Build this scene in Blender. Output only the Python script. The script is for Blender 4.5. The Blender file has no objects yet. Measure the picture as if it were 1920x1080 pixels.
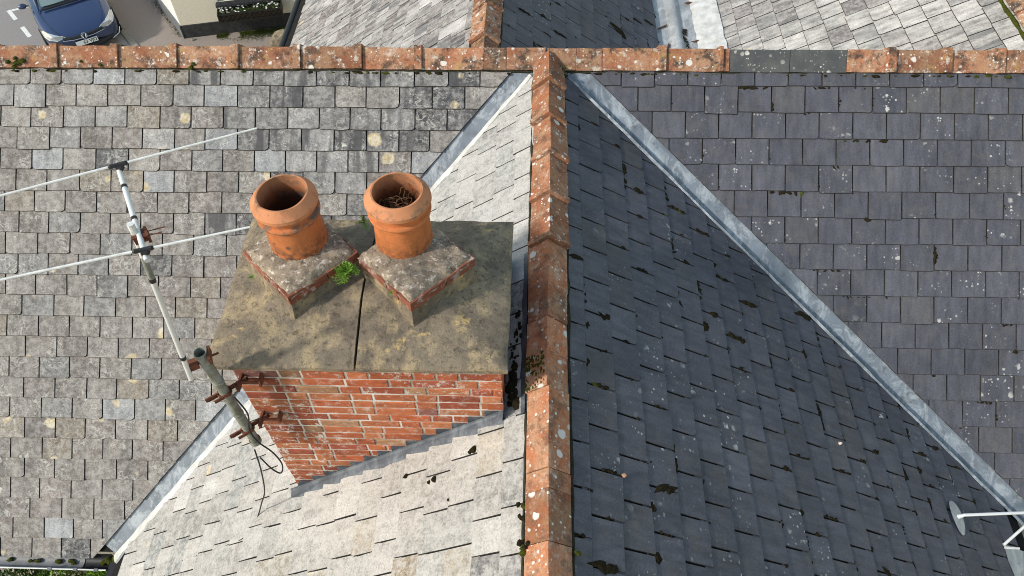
import bpy, bmesh, math, random
from mathutils import Vector, Matrix, noise as mnoise
rnd = random.Random(11)
R = math.radians
scene = bpy.context.scene
COL = scene.collection

# ------------------------------------------------------------------ camera
CAM_PITCH, CAM_YAW, CAM_ROLL = 0.907083, 0.048361, -0.023727
CAM_POS = Vector((-0.07834, -5.044287, 3.548153))
cp, sp, cy, sy = math.cos(CAM_PITCH), math.sin(CAM_PITCH), math.cos(CAM_YAW), math.sin(CAM_YAW)
fwd = Vector((-sy * cp, cy * cp, -sp)); rgt = Vector((cy, sy, 0.0)); upv = rgt.cross(fwd)
r2 = rgt * math.cos(CAM_ROLL) + upv * math.sin(CAM_ROLL)
u2 = upv * math.cos(CAM_ROLL) - rgt * math.sin(CAM_ROLL)
cam_data = bpy.data.cameras.new('camera')
cam_data.sensor_width = 36.0
cam_data.lens = 1443.78 * 36.0 / 1920.0
cam_data.clip_end = 400.0
cam = bpy.data.objects.new('camera', cam_data); COL.objects.link(cam)
cam.matrix_world = Matrix(((r2.x, u2.x, -fwd.x, CAM_POS.x), (r2.y, u2.y, -fwd.y, CAM_POS.y), (r2.z, u2.z, -fwd.z, CAM_POS.z), (0, 0, 0, 1)))
scene.camera = cam

# ------------------------------------------------------------------ light
SUN_ELEV, SUN_AZ = R(36), R(25)          # azimuth measured from -X towards the viewer's side (-Y)
sun_dir = Vector((-math.cos(SUN_ELEV) * math.cos(SUN_AZ), -math.cos(SUN_ELEV) * math.sin(SUN_AZ), math.sin(SUN_ELEV)))
world = bpy.data.worlds.new('World'); scene.world = world; world.use_nodes = True
wn = world.node_tree; wn.nodes.clear()
sky = wn.nodes.new('ShaderNodeTexSky'); sky.sky_type = 'NISHITA'; sky.sun_disc = False
sky.sun_elevation = SUN_ELEV; sky.sun_rotation = math.atan2(sun_dir.x, sun_dir.y)
sky.air_density = 2.2; sky.dust_density = 1.3; sky.ozone_density = 1.6
bg = wn.nodes.new('ShaderNodeBackground'); bg.inputs['Strength'].default_value = 0.15
wo = wn.nodes.new('ShaderNodeOutputWorld')
wn.links.new(sky.outputs[0], bg.inputs[0]); wn.links.new(bg.outputs[0], wo.inputs[0])
sl = bpy.data.lights.new('sun', 'SUN'); sl.energy = 3.0; sl.angle = R(4.0); sl.color = (1.0, 0.945, 0.86)
sun = bpy.data.objects.new('sun', sl); COL.objects.link(sun)
sun.rotation_euler = sun_dir.to_track_quat('Z', 'Y').to_euler(); sun.location = (-20, -5, 18)
scene.view_settings.view_transform = 'Standard'; scene.view_settings.look = 'None'
scene.view_settings.gamma = 1.0; scene.view_settings.exposure = 0.25
scene.view_settings.use_curve_mapping = False
scene.cycles.pixel_filter_type = 'BLACKMAN_HARRIS'; scene.cycles.filter_width = 1.0

# ------------------------------------------------------------------ node helpers
def nd(nt, typ, props=None, **ins):
    n = nt.nodes.new(typ)
    for k, v in (props or {}).items(): setattr(n, k, v)
    for k, v in ins.items():
        k = k.replace('_', ' ')
        s = n.inputs[int(k[1:])] if k[0] == 'i' and k[1:].isdigit() else n.inputs[k]
        if isinstance(v, bpy.types.NodeSocket): nt.links.new(v, s)
        else: s.default_value = v
    return n
def c4(c): return (c[0], c[1], c[2], 1.0)
def mix(nt, fac, a, b, blend='MIX'):
    n = nt.nodes.new('ShaderNodeMixRGB'); n.blend_type = blend
    for k, v in (('Fac', fac), ('Color1', a), ('Color2', b)):
        if isinstance(v, bpy.types.NodeSocket): nt.links.new(v, n.inputs[k])
        elif k == 'Fac': n.inputs[k].default_value = v
        else: n.inputs[k].default_value = c4(v)
    return n.outputs[0]
def ramp(nt, fac, stops):
    n = nt.nodes.new('ShaderNodeValToRGB'); e = n.color_ramp.elements
    while len(e) < len(stops): e.new(0.5)
    for el, (p, v) in zip(e, stops):
        el.position = p; el.color = c4(v) if isinstance(v, (tuple, list)) else (v, v, v, 1)
    nt.links.new(fac, n.inputs[0]); return n.outputs[0]
def math_(nt, op, a, b=0.0, clamp=False):
    n = nt.nodes.new('ShaderNodeMath'); n.operation = op; n.use_clamp = clamp
    for i, v in enumerate((a, b)):
        if isinstance(v, bpy.types.NodeSocket): nt.links.new(v, n.inputs[i])
        else: n.inputs[i].default_value = v
    return n.outputs[0]
class Mat:
    def __init__(s, name, rough=0.8, spec=0.3, metal=0.0, rand=True):
        s.m = bpy.data.materials.new(name); s.m.use_nodes = True; s.nt = s.m.node_tree
        s.b = s.nt.nodes['Principled BSDF']
        s.b.inputs['Roughness'].default_value = rough; s.b.inputs['Specular IOR Level'].default_value = spec
        s.b.inputs['Metallic'].default_value = metal
        s.tc = s.nt.nodes.new('ShaderNodeTexCoord'); s.oi = s.nt.nodes.new('ShaderNodeObjectInfo')
        v = s.tc.outputs['Object']
        if rand:
            k = math_(s.nt, 'MULTIPLY', s.oi.outputs['Random'], 173.0)
            v = nd(s.nt, 'ShaderNodeVectorMath', {'operation': 'ADD'}, i0=v, i1=k).outputs[0]
        s.v = v
    def vec(s, sc):
        return nd(s.nt, 'ShaderNodeVectorMath', {'operation': 'MULTIPLY'}, i0=s.v, i1=sc).outputs[0]
    def noise(s, scale, detail=4.0, rough=0.6, sc=None, dist=0.0):
        return nd(s.nt, 'ShaderNodeTexNoise', Vector=s.vec(sc) if sc else s.v, Scale=scale, Detail=detail, Roughness=rough, Distortion=dist).outputs[0]
    def spots(s, scale, radius, keep, soft=0.04, sc=None, warp=0.35):
        """round-ish separate spots: 1 inside; KEEP = share of the cells that hold one"""
        w = nd(s.nt, 'ShaderNodeTexNoise', Vector=s.v, Scale=scale * 1.7, Detail=3.0).outputs[1]
        vv = mix(s.nt, warp / scale, s.v, w, 'ADD')
        vo = nd(s.nt, 'ShaderNodeTexVoronoi', Vector=vv, Scale=scale, Randomness=1.0)
        sep = nd(s.nt, 'ShaderNodeSeparateColor', Color=vo.outputs['Color'])
        rr = math_(s.nt, 'MULTIPLY', sep.outputs[1], radius)
        d = math_(s.nt, 'SUBTRACT', rr, vo.outputs['Distance'])
        d = math_(s.nt, 'DIVIDE', d, soft, True)
        g = math_(s.nt, 'LESS_THAN', sep.outputs[0], keep)
        return math_(s.nt, 'MULTIPLY', d, g)
    def col(s, sock): s.nt.links.new(sock, s.b.inputs['Base Color'])
    def bump(s, h, strength=0.4, dist=0.004):
        n = nd(s.nt, 'ShaderNodeBump', Strength=strength, Distance=dist, Height=h)
        s.nt.links.new(n.outputs[0], s.b.inputs['Normal'])
    def rough(s, sock): s.nt.links.new(sock, s.b.inputs['Roughness'])

# ------------------------------------------------------------------ materials
def slate_material(name, streak=0.5, stain=0.0, pale=0.0, squiggle=0.0, ochre=0.0, dots=0.0, dotcol=(.62, .6, .55), film=0.0, grain=0.5, across=.22, run=(5.5, .9, .9), rough=0.75, spec=0.35, bstr=0.5):
    M = Mat(name, rough, spec); nt = M.nt
    c = M.oi.outputs['Color']
    st = M.noise(5.0, 4, .6, (4.0, .9, 1.0))
    c = mix(nt, 1.0, c, ramp(nt, st, [(.28, 1 - streak), (.72, 1 + streak * .55)]), 'MULTIPLY')
    geo = nd(nt, 'ShaderNodeNewGeometry').outputs['Position']
    wide = nd(nt, 'ShaderNodeTexNoise', Vector=nd(nt, 'ShaderNodeVectorMath', {'operation': 'MULTIPLY'}, i0=geo, i1=run).outputs[0], Scale=1.0, Detail=5.0, Roughness=.6).outputs[0]
    c = mix(nt, 1.0, c, ramp(nt, wide, [(.34, 1 - across), (.66, 1 + across * .55)]), 'MULTIPLY')
    fine = M.noise(95, 3, .7)
    c = mix(nt, 1.0, c, ramp(nt, fine, [(.3, 1 - grain * .55), (.7, 1 + grain * .5)]), 'MULTIPLY')
    if pale:
        p = M.noise(20, 8, .8)
        c = mix(nt, math_(nt, 'MULTIPLY', ramp(nt, p, [(.45, 0), (.57, 1)]), pale), c, (.50, .48, .45))
        p2 = M.noise(34, 5, .75)
        c = mix(nt, math_(nt, 'MULTIPLY', ramp(nt, p2, [(.55, 0), (.66, 1)]), pale * .7), c, (.15, .142, .135))
    if film:
        p = M.noise(9, 5, .65)
        c = mix(nt, math_(nt, 'MULTIPLY', ramp(nt, p, [(.5, 0), (.75, 1)]), film), c, (.17, .15, .12))
    if squiggle:
        q = M.noise(13, 1.5, .5, None, 1.6)
        q = math_(nt, 'ABSOLUTE', math_(nt, 'SUBTRACT', q, .5))
        gate = ramp(nt, M.noise(3.2, 2), [(.5, 0), (.56, 1)])
        q = math_(nt, 'MULTIPLY', ramp(nt, q, [(.012, 1), (.03, 0)]), gate)
        c = mix(nt, math_(nt, 'MULTIPLY', q, squiggle), c, (.56, .55, .5))
    if ochre:
        sp_ = M.spots(7.5, .5, ochre, .10)
        oc = mix(nt, ramp(nt, M.noise(40, 3), [(.4, 0), (.6, 1)]), (.50, .38, .18), (.62, .57, .46))
        c = mix(nt, math_(nt, 'MULTIPLY', sp_, .85), c, oc)
    if stain:
        sa = M.noise(3.4, 3, .5, (3.2, .45, 1.0))
        f = math_(nt, 'MULTIPLY', ramp(nt, sa, [(.5, 0), (.6, 1)]), M.oi.outputs['Alpha'])
        c = mix(nt, math_(nt, 'MULTIPLY', f, stain), c, (.055, .055, .06))
    if dots:
        d1 = M.spots(17, .46, dots, .14, warp=.9); d2 = M.spots(46, .48, dots * 1.6, .14, warp=.8)
        gate = ramp(nt, M.noise(5.5, 2), [(.47, .0), (.58, 1)])
        many = ramp(nt, math_(nt, 'FRACT', math_(nt, 'MULTIPLY', M.oi.outputs['Random'], 7.31)), [(.25, .0), (.8, 1)])
        patch = nd(nt, 'ShaderNodeTexNoise', Vector=geo, Scale=1.4, Detail=2.0).outputs[0]
        many = math_(nt, 'MULTIPLY', many, ramp(nt, patch, [(.40, .15), (.58, 1)]))
        d = math_(nt, 'MULTIPLY', math_(nt, 'MULTIPLY', math_(nt, 'MAXIMUM', d1, d2), gate), many)
        c = mix(nt, math_(nt, 'MULTIPLY', d, .8), c, dotcol)
    M.col(c)
    h = mix(nt, .5, M.noise(28, 6, .7, (1.6, .8, 1)), fine)
    M.bump(h, bstr, .004)
    return M.m
m_slate_old = slate_material('weathered_slate', .40, .9, .38, .5, .11, .07, grain=.85, across=.30)
m_slate_wash = slate_material('limewashed_slate', .25, .4, .7, .35, across=.22, run=(1.1, 4.2, 1.1), ochre=.03, grain=.7, rough=.85, spec=.2)
m_slate_dark = slate_material('blue_black_slate', .34, 0, 0, 0, 0, .26, film=.3, grain=.45, across=.16, run=(1.8, 1.8, 1.8), rough=.62, spec=.4, bstr=.3)
m_slate_rear = slate_material('streaky_slate', .62, .8, .5, .2, .02, 0, grain=.6)

def terracotta(name, a, b, soot=.6, lichen=.6, och=.25, dotk=.22):
    M = Mat(name, .88, .15); nt = M.nt
    c = mix(nt, ramp(nt, M.noise(6, 5, .65), [(.42, 0), (.58, 1)]), a, b)
    c = mix(nt, 1.0, c, ramp(nt, M.oi.outputs['Random'], [(0, .62), (1, 1.12)]), 'MULTIPLY')
    c = mix(nt, 1.0, c, ramp(nt, M.noise(70, 3, .7), [(.3, .78), (.7, 1.2)]), 'MULTIPLY')
    s = ramp(nt, M.noise(8, 7, .78), [(.49, 0), (.60, 1)])
    c = mix(nt, math_(nt, 'MULTIPLY', s, soot), c, (.07, .052, .042))
    o = ramp(nt, M.noise(11, 5, .7, (1.1, .9, 1.2)), [(.56, 0), (.68, 1)])
    c = mix(nt, math_(nt, 'MULTIPLY', o, och), c, (.42, .26, .10))
    l = ramp(nt, M.noise(15, 7, .8, (1, 1.15, .8)), [(.55, 0), (.62, 1)])
    c = mix(nt, math_(nt, 'MULTIPLY', l, lichen), c, (.55, .48, .41))
    d = math_(nt, 'MAXIMUM', M.spots(17, .5, dotk, .1), M.spots(48, .46, dotk * 1.1, .12))
    c = mix(nt, math_(nt, 'MULTIPLY', d, .9), c, (.68, .65, .60))
    M.col(c); M.bump(M.noise(40, 6, .75), .6, .004)
    return M.m
m_tile = terracotta('ridge_terracotta', (.36, .15, .082), (.43, .245, .15), .95, .85, .75)
m_tile_bright = terracotta('wing_ridge_terracotta', (.44, .17, .085), (.47, .26, .155), .6, .5, .2, .26)
def grey_tile():
    M = Mat('grey_ridge_tile', .75, .3); nt = M.nt
    c = mix(nt, ramp(nt, M.noise(9, 5), [(.4, 0), (.7, 1)]), (.07, .072, .075), (.105, .105, .10))
    d = math_(nt, 'MAXIMUM', M.spots(22, .5, .35, .1), M.spots(60, .5, .5, .12))
    g = ramp(nt, M.noise(5, 2), [(.4, 0), (.6, 1)])
    c = mix(nt, math_(nt, 'MULTIPLY', d, g), c, (.55, .53, .48)); M.col(c); M.bump(M.noise(50, 5), .3, .003)
    return M.m
m_tile_grey = grey_tile()

def lead(name, base=(.22, .25, .285), streakc=(.46, .49, .51), amt=.7, dark=.65):
    M = Mat(name, .5, .5, .25, rand=False); nt = M.nt
    c = mix(nt, ramp(nt, M.noise(3.2, 5, .6, (3, 1, 1)), [(.35, 0), (.7, 1)]), base, tuple(x * .72 for x in base))
    s = ramp(nt, M.noise(5.5, 7, .75, (1.3, .8, 1), 1.2), [(.48, 0), (.60, 1)])
    c = mix(nt, math_(nt, 'MULTIPLY', s, amt), c, streakc)
    d = ramp(nt, M.noise(11, 7, .8), [(.54, 0), (.64, 1)])
    c = mix(nt, math_(nt, 'MULTIPLY', d, dark), c, (.11, .11, .105))
    M.col(c); M.rough(ramp(nt, M.noise(12, 4), [(.3, .38), (.7, .68)])); M.bump(M.noise(16, 5, .6), .35, .006)
    return M.m
m_lead = lead('weathered_lead')
m_lead_dark = lead('dull_lead', (.085, .10, .125), (.24, .27, .30), .4, .3)
m_lead_pale = lead('pale_lead', (.42, .43, .43), (.66, .66, .64), .6, .35)
def plain(name, a, b=None, scale=20, rough=.8, spec=.3, metal=0.0, bump=.3, lo=.4, hi=.65, rand=True, bd=.004):
    M = Mat(name, rough, spec, metal, rand)
    c = mix(M.nt, ramp(M.nt, M.noise(scale, 5, .68), [(lo, 0), (hi, 1)]), a, b if b else tuple(x * .7 for x in a))
    M.col(c)
    if bump: M.bump(M.noise(scale * 2.2, 5, .7), bump, bd)
    return M.m
m_deck = plain('roof_underlay', (.02, .019, .018), None, 12, .95, .1)
m_white_mortar = plain('white_mortar', (.66, .65, .62), (.46, .45, .42), 9, .9, .15, bump=.6)
m_bed = plain('dark_bedding', (.05, .046, .036), (.022, .024, .012), 30, .95, .1, bump=.9, bd=.01)
m_cement = plain('grey_cement', (.36, .345, .31), (.24, .225, .20), 18, .9, .15, bump=.6)
m_moss = plain('dark_moss', (.020, .016, .010), (.034, .027, .012), 60, .95, .05, bump=.9, bd=.01)
m_moss_green = plain('green_moss', (.075, .085, .012), (.03, .034, .010), 60, .95, .05, bump=.9, bd=.01)
def brick_mat():
    M = Mat('red_brick', .85, .2); nt = M.nt
    c = mix(nt, 1.0, M.oi.outputs['Color'], ramp(nt, M.noise(16, 5, .7, (1, 1, 2)), [(.3, .72), (.7, 1.22)]), 'MULTIPLY')
    s = ramp(nt, M.noise(20, 8, .82), [(.53, 0), (.60, 1)])
    c = mix(nt, math_(nt, 'MULTIPLY', s, M.oi.outputs['Alpha']), c, (.58, .53, .48))
    k = ramp(nt, M.noise(9, 4, .6, (1, 1, 1.7)), [(.62, 0), (.76, 1)])
    c = mix(nt, math_(nt, 'MULTIPLY', k, .7), c, (.07, .04, .03))
    M.col(c); M.bump(M.noise(60, 5, .7), .6, .004); return M.m
m_brick = brick_mat()
def brick_mortar():
    M = Mat('lime_mortar', .9, .1, rand=False); nt = M.nt
    c = mix(nt, ramp(nt, M.noise(26, 5, .7), [(.4, 0), (.65, 1)]), (.38, .345, .28), (.24, .21, .165))
    w = ramp(nt, M.noise(4.3, 5, .65), [(.40, 0), (.54, 1)])
    c = mix(nt, w, c, (.66, .63, .59))
    M.col(c); M.bump(M.noise(50, 5, .75), .8, .006); return M.m
m_mortar = brick_mortar()
def cap_mat():
    M = Mat('lichened_cap_stone', .9, .15, rand=True); nt = M.nt
    c = mix(nt, ramp(nt, M.noise(4.5, 7, .72), [(.35, 0), (.65, 1)]), (.299, .241, .172), (.157, .128, .099))
    y = ramp(nt, M.noise(6.5, 7, .74, (1.1, .9, 1)), [(.50, 0), (.64, 1)])
    c = mix(nt, math_(nt, 'MULTIPLY', y, .7), c, (.494, .380, .221))
    y2 = ramp(nt, M.noise(5, 6, .7, (.9, 1.2, 1)), [(.62, 0), (.69, 1)])
    c = mix(nt, math_(nt, 'MULTIPLY', y2, .8), c, (.748, .526, .203))
    w = ramp(nt, M.noise(9, 6, .75, (1.2, 1, 1)), [(.66, 0), (.73, 1)])
    c = mix(nt, math_(nt, 'MULTIPLY', w, .8), c, (.823, .691, .533))
    k = ramp(nt, M.noise(30, 8, .85), [(.52, 0), (.60, 1)])
    c = mix(nt, math_(nt, 'MULTIPLY', k, .75), c, (.075, .062, .047))
    M.col(c); M.bump(M.noise(34, 7, .78), 1.0, .012); return M.m
m_cap = cap_mat()
def flaunch_mat():
    M = Mat('lichened_flaunching', .92, .12); nt = M.nt
    c = mix(nt, ramp(nt, M.noise(11, 7, .75), [(.38, 0), (.62, 1)]), (.375, .305, .226), (.170, .134, .101))
    w = ramp(nt, M.noise(26, 8, .84, (1, 1.2, 1)), [(.545, 0), (.585, 1)])
    c = mix(nt, math_(nt, 'MULTIPLY', w, .85), c, (.704, .621, .543))
    y = M.spots(6, .5, .16, .12)
    c = mix(nt, math_(nt, 'MULTIPLY', y, .75), c, (.568, .417, .191))
    k = ramp(nt, M.noise(34, 7, .84), [(.55, 0), (.61, 1)])
    c = mix(nt, math_(nt, 'MULTIPLY', k, .8), c, (.056, .046, .036))
    M.col(c); M.bump(M.noise(42, 7, .75), 1.0, .009); return M.m
m_flaunch = flaunch_mat()
def pot_mat(name, base, soot, pale):
    M = Mat(name, .78, .25); nt = M.nt
    z = nd(nt, 'ShaderNodeSeparateXYZ', Vector=M.tc.outputs['Object']).outputs[2]
    c = mix(nt, ramp(nt, M.noise(7, 4, .6), [(.35, 0), (.7, 1)]), base, tuple(x * .82 for x in base))
    c = mix(nt, 1.0, c, ramp(nt, M.noise(60, 3), [(.3, .9), (.7, 1.08)]), 'MULTIPLY')
    rim = ramp(nt, z, [(.261, 0), (.284, 1)])                       # paler clay of the rim
    c = mix(nt, math_(nt, 'MULTIPLY', rim, .55), c, (.55, .27, .15))
    foot = ramp(nt, z, [(.02, 1), (.15, 0)])
    s = math_(nt, 'MULTIPLY', ramp(nt, M.noise(22, 6, .75), [(.42, 0), (.56, 1)]), foot)
    c = mix(nt, math_(nt, 'MULTIPLY', s, soot), c, (.055, .042, .034))
    band = math_(nt, 'MULTIPLY', ramp(nt, z, [(.191, 0), (.203, 1), (.249, 1), (.261, 0)]), ramp(nt, M.noise(14, 5, .7), [(.45, 0), (.56, 1)]))
    c = mix(nt, math_(nt, 'MULTIPLY', band, pale), c, (.16, .12, .10))
    l = ramp(nt, M.noise(9, 7, .8, (1, 1, 1.4)), [(.54, 0), (.62, 1)])
    c = mix(nt, math_(nt, 'MULTIPLY', l, math_(nt, 'MULTIPLY', rim, .8)), c, (.19, .145, .10))
    rn_ = ramp(nt, M.noise(9, 4, .6, (2.2, 2.2, .35)), [(.54, 0), (.72, 1)])
    c = mix(nt, math_(nt, 'MULTIPLY', rn_, .45), c, (.26, .10, .045))
    c = mix(nt, math_(nt, 'MULTIPLY', M.spots(30, .45, .2, .12), .7), c, (.09, .065, .05))
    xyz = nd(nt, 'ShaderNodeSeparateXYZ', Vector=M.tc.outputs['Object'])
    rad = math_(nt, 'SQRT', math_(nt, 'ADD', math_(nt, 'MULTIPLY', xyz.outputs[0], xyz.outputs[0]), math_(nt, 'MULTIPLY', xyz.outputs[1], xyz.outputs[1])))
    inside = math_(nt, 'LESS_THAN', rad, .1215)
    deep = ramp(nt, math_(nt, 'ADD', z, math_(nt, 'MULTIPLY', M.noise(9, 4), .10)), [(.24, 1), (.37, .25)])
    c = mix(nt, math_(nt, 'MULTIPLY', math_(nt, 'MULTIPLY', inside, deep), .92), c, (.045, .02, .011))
    M.col(c); M.bump(M.noise(45, 5), .25, .003); return M.m
m_pot_a = pot_mat('sooty_pot_clay', (.56, .19, .068), .9, .9)
m_pot_b = pot_mat('clean_pot_clay', (.60, .20, .068), .6, .15)
m_soot = plain('soot', (.035, .018, .010), (.012, .008, .006), 12, .95, .05)
m_rust = plain('rusty_iron', (.20, .07, .04), (.10, .045, .03), 40, .85, .2, .2)
m_white_pole = plain('white_coated_alloy', (.72, .72, .70), (.55, .54, .50), 24, .45, .5, .2, .1, .55, .75)
m_alloy = plain('dull_alloy_rod', (.74, .74, .72), (.58, .58, .56), 30, .5, .5, .0, .1)
m_pipe = plain('lichened_steel_pipe', (.30, .30, .27), (.15, .15, .10), 16, .8, .3, .15, .7)
m_black = plain('black_plastic', (.014, .014, .015), (.02, .02, .021), 20, .45, .4, 0, .1)
m_grey_gutter = plain('grey_gutter_plastic', (.22, .225, .23), (.15, .15, .15), 14, .5, .4, 0, .15)
m_cable = plain('black_cable', (.018, .018, .018), None, 30, .6, .3)
m_twig = plain('dry_twig', (.22, .12, .06), (.11, .06, .035), 40, .9, .1)
m_asphalt = plain('grey_asphalt', (.32, .30, .29), (.23, .215, .21), 90, .92, .15, bump=.8, rand=False, bd=.01)
m_asphalt_br = plain('brownish_asphalt', (.33, .28, .245), (.20, .17, .15), 80, .92, .15, bump=.8, rand=False, bd=.01)
m_kerb = plain('kerb_concrete', (.27, .25, .22), (.19, .18, .155), 18, .9, .15, bump=.5)
m_paint = plain('road_paint', (.78, .78, .76), (.62, .62, .60), 30, .8, .2, bump=.2)
m_render = plain('cream_roughcast', (.82, .77, .64), (.74, .69, .57), 38, .9, .15, bump=1.0, rand=False, bd=.025)
m_render_lit = plain('sunlit_roughcast', (.80, .79, .76), (.72, .71, .68), 30, .9, .15, bump=1.0, rand=False, bd=.02)  # whiter copy of the roughcast; sunlight on the side wall put into its colour
m_plinth = plain('black_plinth_paint', (.022, .024, .028), (.045, .047, .05), 9, .7, .3, bump=.4)
m_stone = plain('rubble_stone', (.30, .25, .18), (.10, .085, .065), 9, .92, .12, bump=1.0, bd=.02)
m_grass = plain('grass_blades', (.045, .085, .012), (.10, .095, .02), 40, .9, .1, bump=0)
m_leaf = plain('fresh_leaf', (.17, .32, .03), (.09, .19, .022), 30, .6, .3, bump=0)
m_leaf_dark = plain('dark_leaf', (.035, .075, .014), (.06, .11, .02), 30, .6, .3, bump=0)
m_leaf_red = plain('russet_stem', (.13, .06, .045), (.08, .05, .03), 30, .8, .2, bump=0)
m_petal = plain('white_petal', (.80, .80, .78), (.7, .7, .66), 40, .7, .2, bump=0)
m_soil = plain('dark_soil', (.05, .038, .026), (.03, .024, .017), 25, .95, .05, bump=.9, bd=.02)
m_wall = plain('house_render', (.55, .50, .42), (.45, .41, .34), 12, .9, .15, bump=.6, rand=False, bd=.01)
def carpaint():
    M = Mat('dark_blue_car_paint', .22, .5, .35, rand=False)
    M.b.inputs['Base Color'].default_value = (.028, .050, .125, 1)
    M.b.inputs['Coat Weight'].default_value = 1.0; M.b.inputs['Coat Roughness'].default_value = .05
    return M.m
m_car = carpaint()
def simple(name, c, rough, spec=.5, metal=0.0, trans=0.0):
    M = Mat(name, rough, spec, metal, rand=False); M.b.inputs['Base Color'].default_value = c4(c)
    M.b.inputs['Transmission Weight'].default_value = trans; return M.m
m_glass = simple('tinted_glass', (.16, .22, .22), .04, .9)
m_chrome = simple('chrome', (.75, .76, .78), .12, .5, 1.0)
m_headlight = simple('headlight_lens', (.55, .57, .58), .10, .8, .35)
m_tyre = simple('tyre_rubber', (.02, .02, .02), .85, .2)
m_plate = simple('number_plate_white', (.78, .78, .76), .4, .4)
m_ink = simple('black_lettering', (.01, .01, .01), .6, .3)
m_window = simple('dark_window_pane', (.03, .035, .04), .06, .8)

# ------------------------------------------------------------------ geometry helpers
def link(o, parent=None):
    COL.objects.link(o)
    if parent is not None: o.parent = parent
    return o
def obj(name, verts, faces, mat, parent=None, smooth=False, loc=None):
    me = bpy.data.meshes.new(name); me.from_pydata(verts, [], faces)
    if mat: me.materials.append(mat)
    if smooth:
        for p in me.polygons: p.use_smooth = True
        me.update(); me.set_sharp_from_angle(angle=R(38))
    me.update()
    o = bpy.data.objects.new(name, me)
    if loc is not None: o.location = loc
    return link(o, parent)
def tag(o, label=None, cat=None, group=None, kind=None):
    for k, v in (('label', label), ('category', cat), ('group', group), ('kind', kind)):
        if v: o[k] = v
    return o
def empty(name, loc=(0, 0, 0), parent=None):
    o = bpy.data.objects.new(name, None); o.location = loc; o.empty_display_size = .1
    return link(o, parent)
class MB:
    def __init__(s): s.v = []; s.f = []
    def add(s, vs, fs):
        k = len(s.v); s.v += [tuple(v) for v in vs]; s.f += [tuple(i + k for i in f) for f in fs]; return s
    def box(s, c, d, rot=None, jit=0.0):
        vs = []
        for x in (-.5, .5):
            for y in (-.5, .5):
                for z in (-.5, .5):
                    p = Vector((x * d[0], y * d[1], z * d[2]))
                    if jit: p += Vector([rnd.uniform(-jit, jit) for _ in range(3)])
                    if rot is not None: p = rot @ p
                    vs.append(p + Vector(c))
        return s.add(vs, [(0, 1, 3, 2), (4, 6, 7, 5), (0, 4, 5, 1), (2, 3, 7, 6), (0, 2, 6, 4), (1, 5, 7, 3)])
    def tube(s, pts, r, n=8, caps=True):
        pts = [Vector(p) for p in pts]; rs = r if isinstance(r, (list, tuple)) else [r] * len(pts)
        k = len(s.v); prev = None
        for i, p in enumerate(pts):
            t = (pts[min(i + 1, len(pts) - 1)] - pts[max(i - 1, 0)]).normalized()
            if prev is None: a = t.orthogonal().normalized()
            else: a = (prev - t * prev.dot(t)).normalized()
            prev = a; b = t.cross(a)
            for j in range(n):
                w = 2 * math.pi * j / n; s.v.append(tuple(p + (a * math.cos(w) + b * math.sin(w)) * rs[i]))
        for i in range(len(pts) - 1):
            for j in range(n):
                j2 = (j + 1) % n
                s.f.append((k + i * n + j, k + i * n + j2, k + (i + 1) * n + j2, k + (i + 1) * n + j))
        if caps:
            s.f.append(tuple(k + j for j in reversed(range(n)))); s.f.append(tuple(k + (len(pts) - 1) * n + j for j in range(n)))
        return s
    def lathe(s, prof, n=40, c=(0, 0, 0), wob=0.0):
        k = len(s.v)
        for r, z in prof:
            for j in range(n):
                w = 2 * math.pi * j / n
                rr = r + (mnoise.noise(Vector((math.cos(w) * 2, math.sin(w) * 2, z * 14))) * wob if wob else 0)
                s.v.append((c[0] + rr * math.cos(w), c[1] + rr * math.sin(w), c[2] + z))
        for i in range(len(prof) - 1):
            for j in range(n):
                j2 = (j + 1) % n
                s.f.append((k + i * n + j, k + i * n + j2, k + (i + 1) * n + j2, k + (i + 1) * n + j))
        return s
    def prism(s, poly, z0, z1):
        n = len(poly); k = len(s.v)
        s.v += [(p[0], p[1], z0) for p in poly] + [(p[0], p[1], z1) for p in poly]
        s.f.append(tuple(k + i for i in reversed(range(n)))); s.f.append(tuple(k + n + i for i in range(n)))
        for i in range(n):
            j = (i + 1) % n; s.f.append((k + i, k + j, k + n + j, k + n + i))
        return s
    def build(s, name, mat, parent=None, smooth=False, loc=None): return obj(name, s.v, s.f, mat, parent, smooth, loc)
_bm = bmesh.new(); bmesh.ops.create_icosphere(_bm, subdivisions=2, radius=1.0)
ICO_V = [v.co.copy() for v in _bm.verts]; ICO_F = [tuple(v.index for v in f.verts) for f in _bm.faces]; _bm.free()
_bm = bmesh.new(); bmesh.ops.create_icosphere(_bm, subdivisions=1, radius=1.0)
ICO1_V = [v.co.copy() for v in _bm.verts]; ICO1_F = [tuple(v.index for v in f.verts) for f in _bm.faces]; _bm.free()
def blob(mb, c, d, rough=.35, rot=0.0, fine=False):
    V, F = (ICO_V, ICO_F) if fine else (ICO1_V, ICO1_F)
    off = Vector((rnd.random() * 50, rnd.random() * 50, rnd.random() * 50)); vs = []
    cr, sr = math.cos(rot), math.sin(rot)
    for p in V:
        k = 1 + rough * mnoise.noise(p * 1.6 + off) * 1.6
        x, y, z = p.x * d[0] * k, p.y * d[1] * k, p.z * d[2] * k
        vs.append((c[0] + x * cr - y * sr, c[1] + x * sr + y * cr, c[2] + z))
    mb.add(vs, F)
def clip(poly, a, b, c):
    """keep a*u+b*s+c >= 0"""
    out = []
    for i in range(len(poly)):
        p, q_ = poly[i], poly[(i + 1) % len(poly)]
        dp, dq = a * p[0] + b * p[1] + c, a * q_[0] + b * q_[1] + c
        if dp >= 0: out.append(p)
        if (dp >= 0) != (dq >= 0):
            t = dp / (dp - dq); out.append((p[0] + (q_[0] - p[0]) * t, p[1] + (q_[1] - p[1]) * t))
    return out
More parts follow.
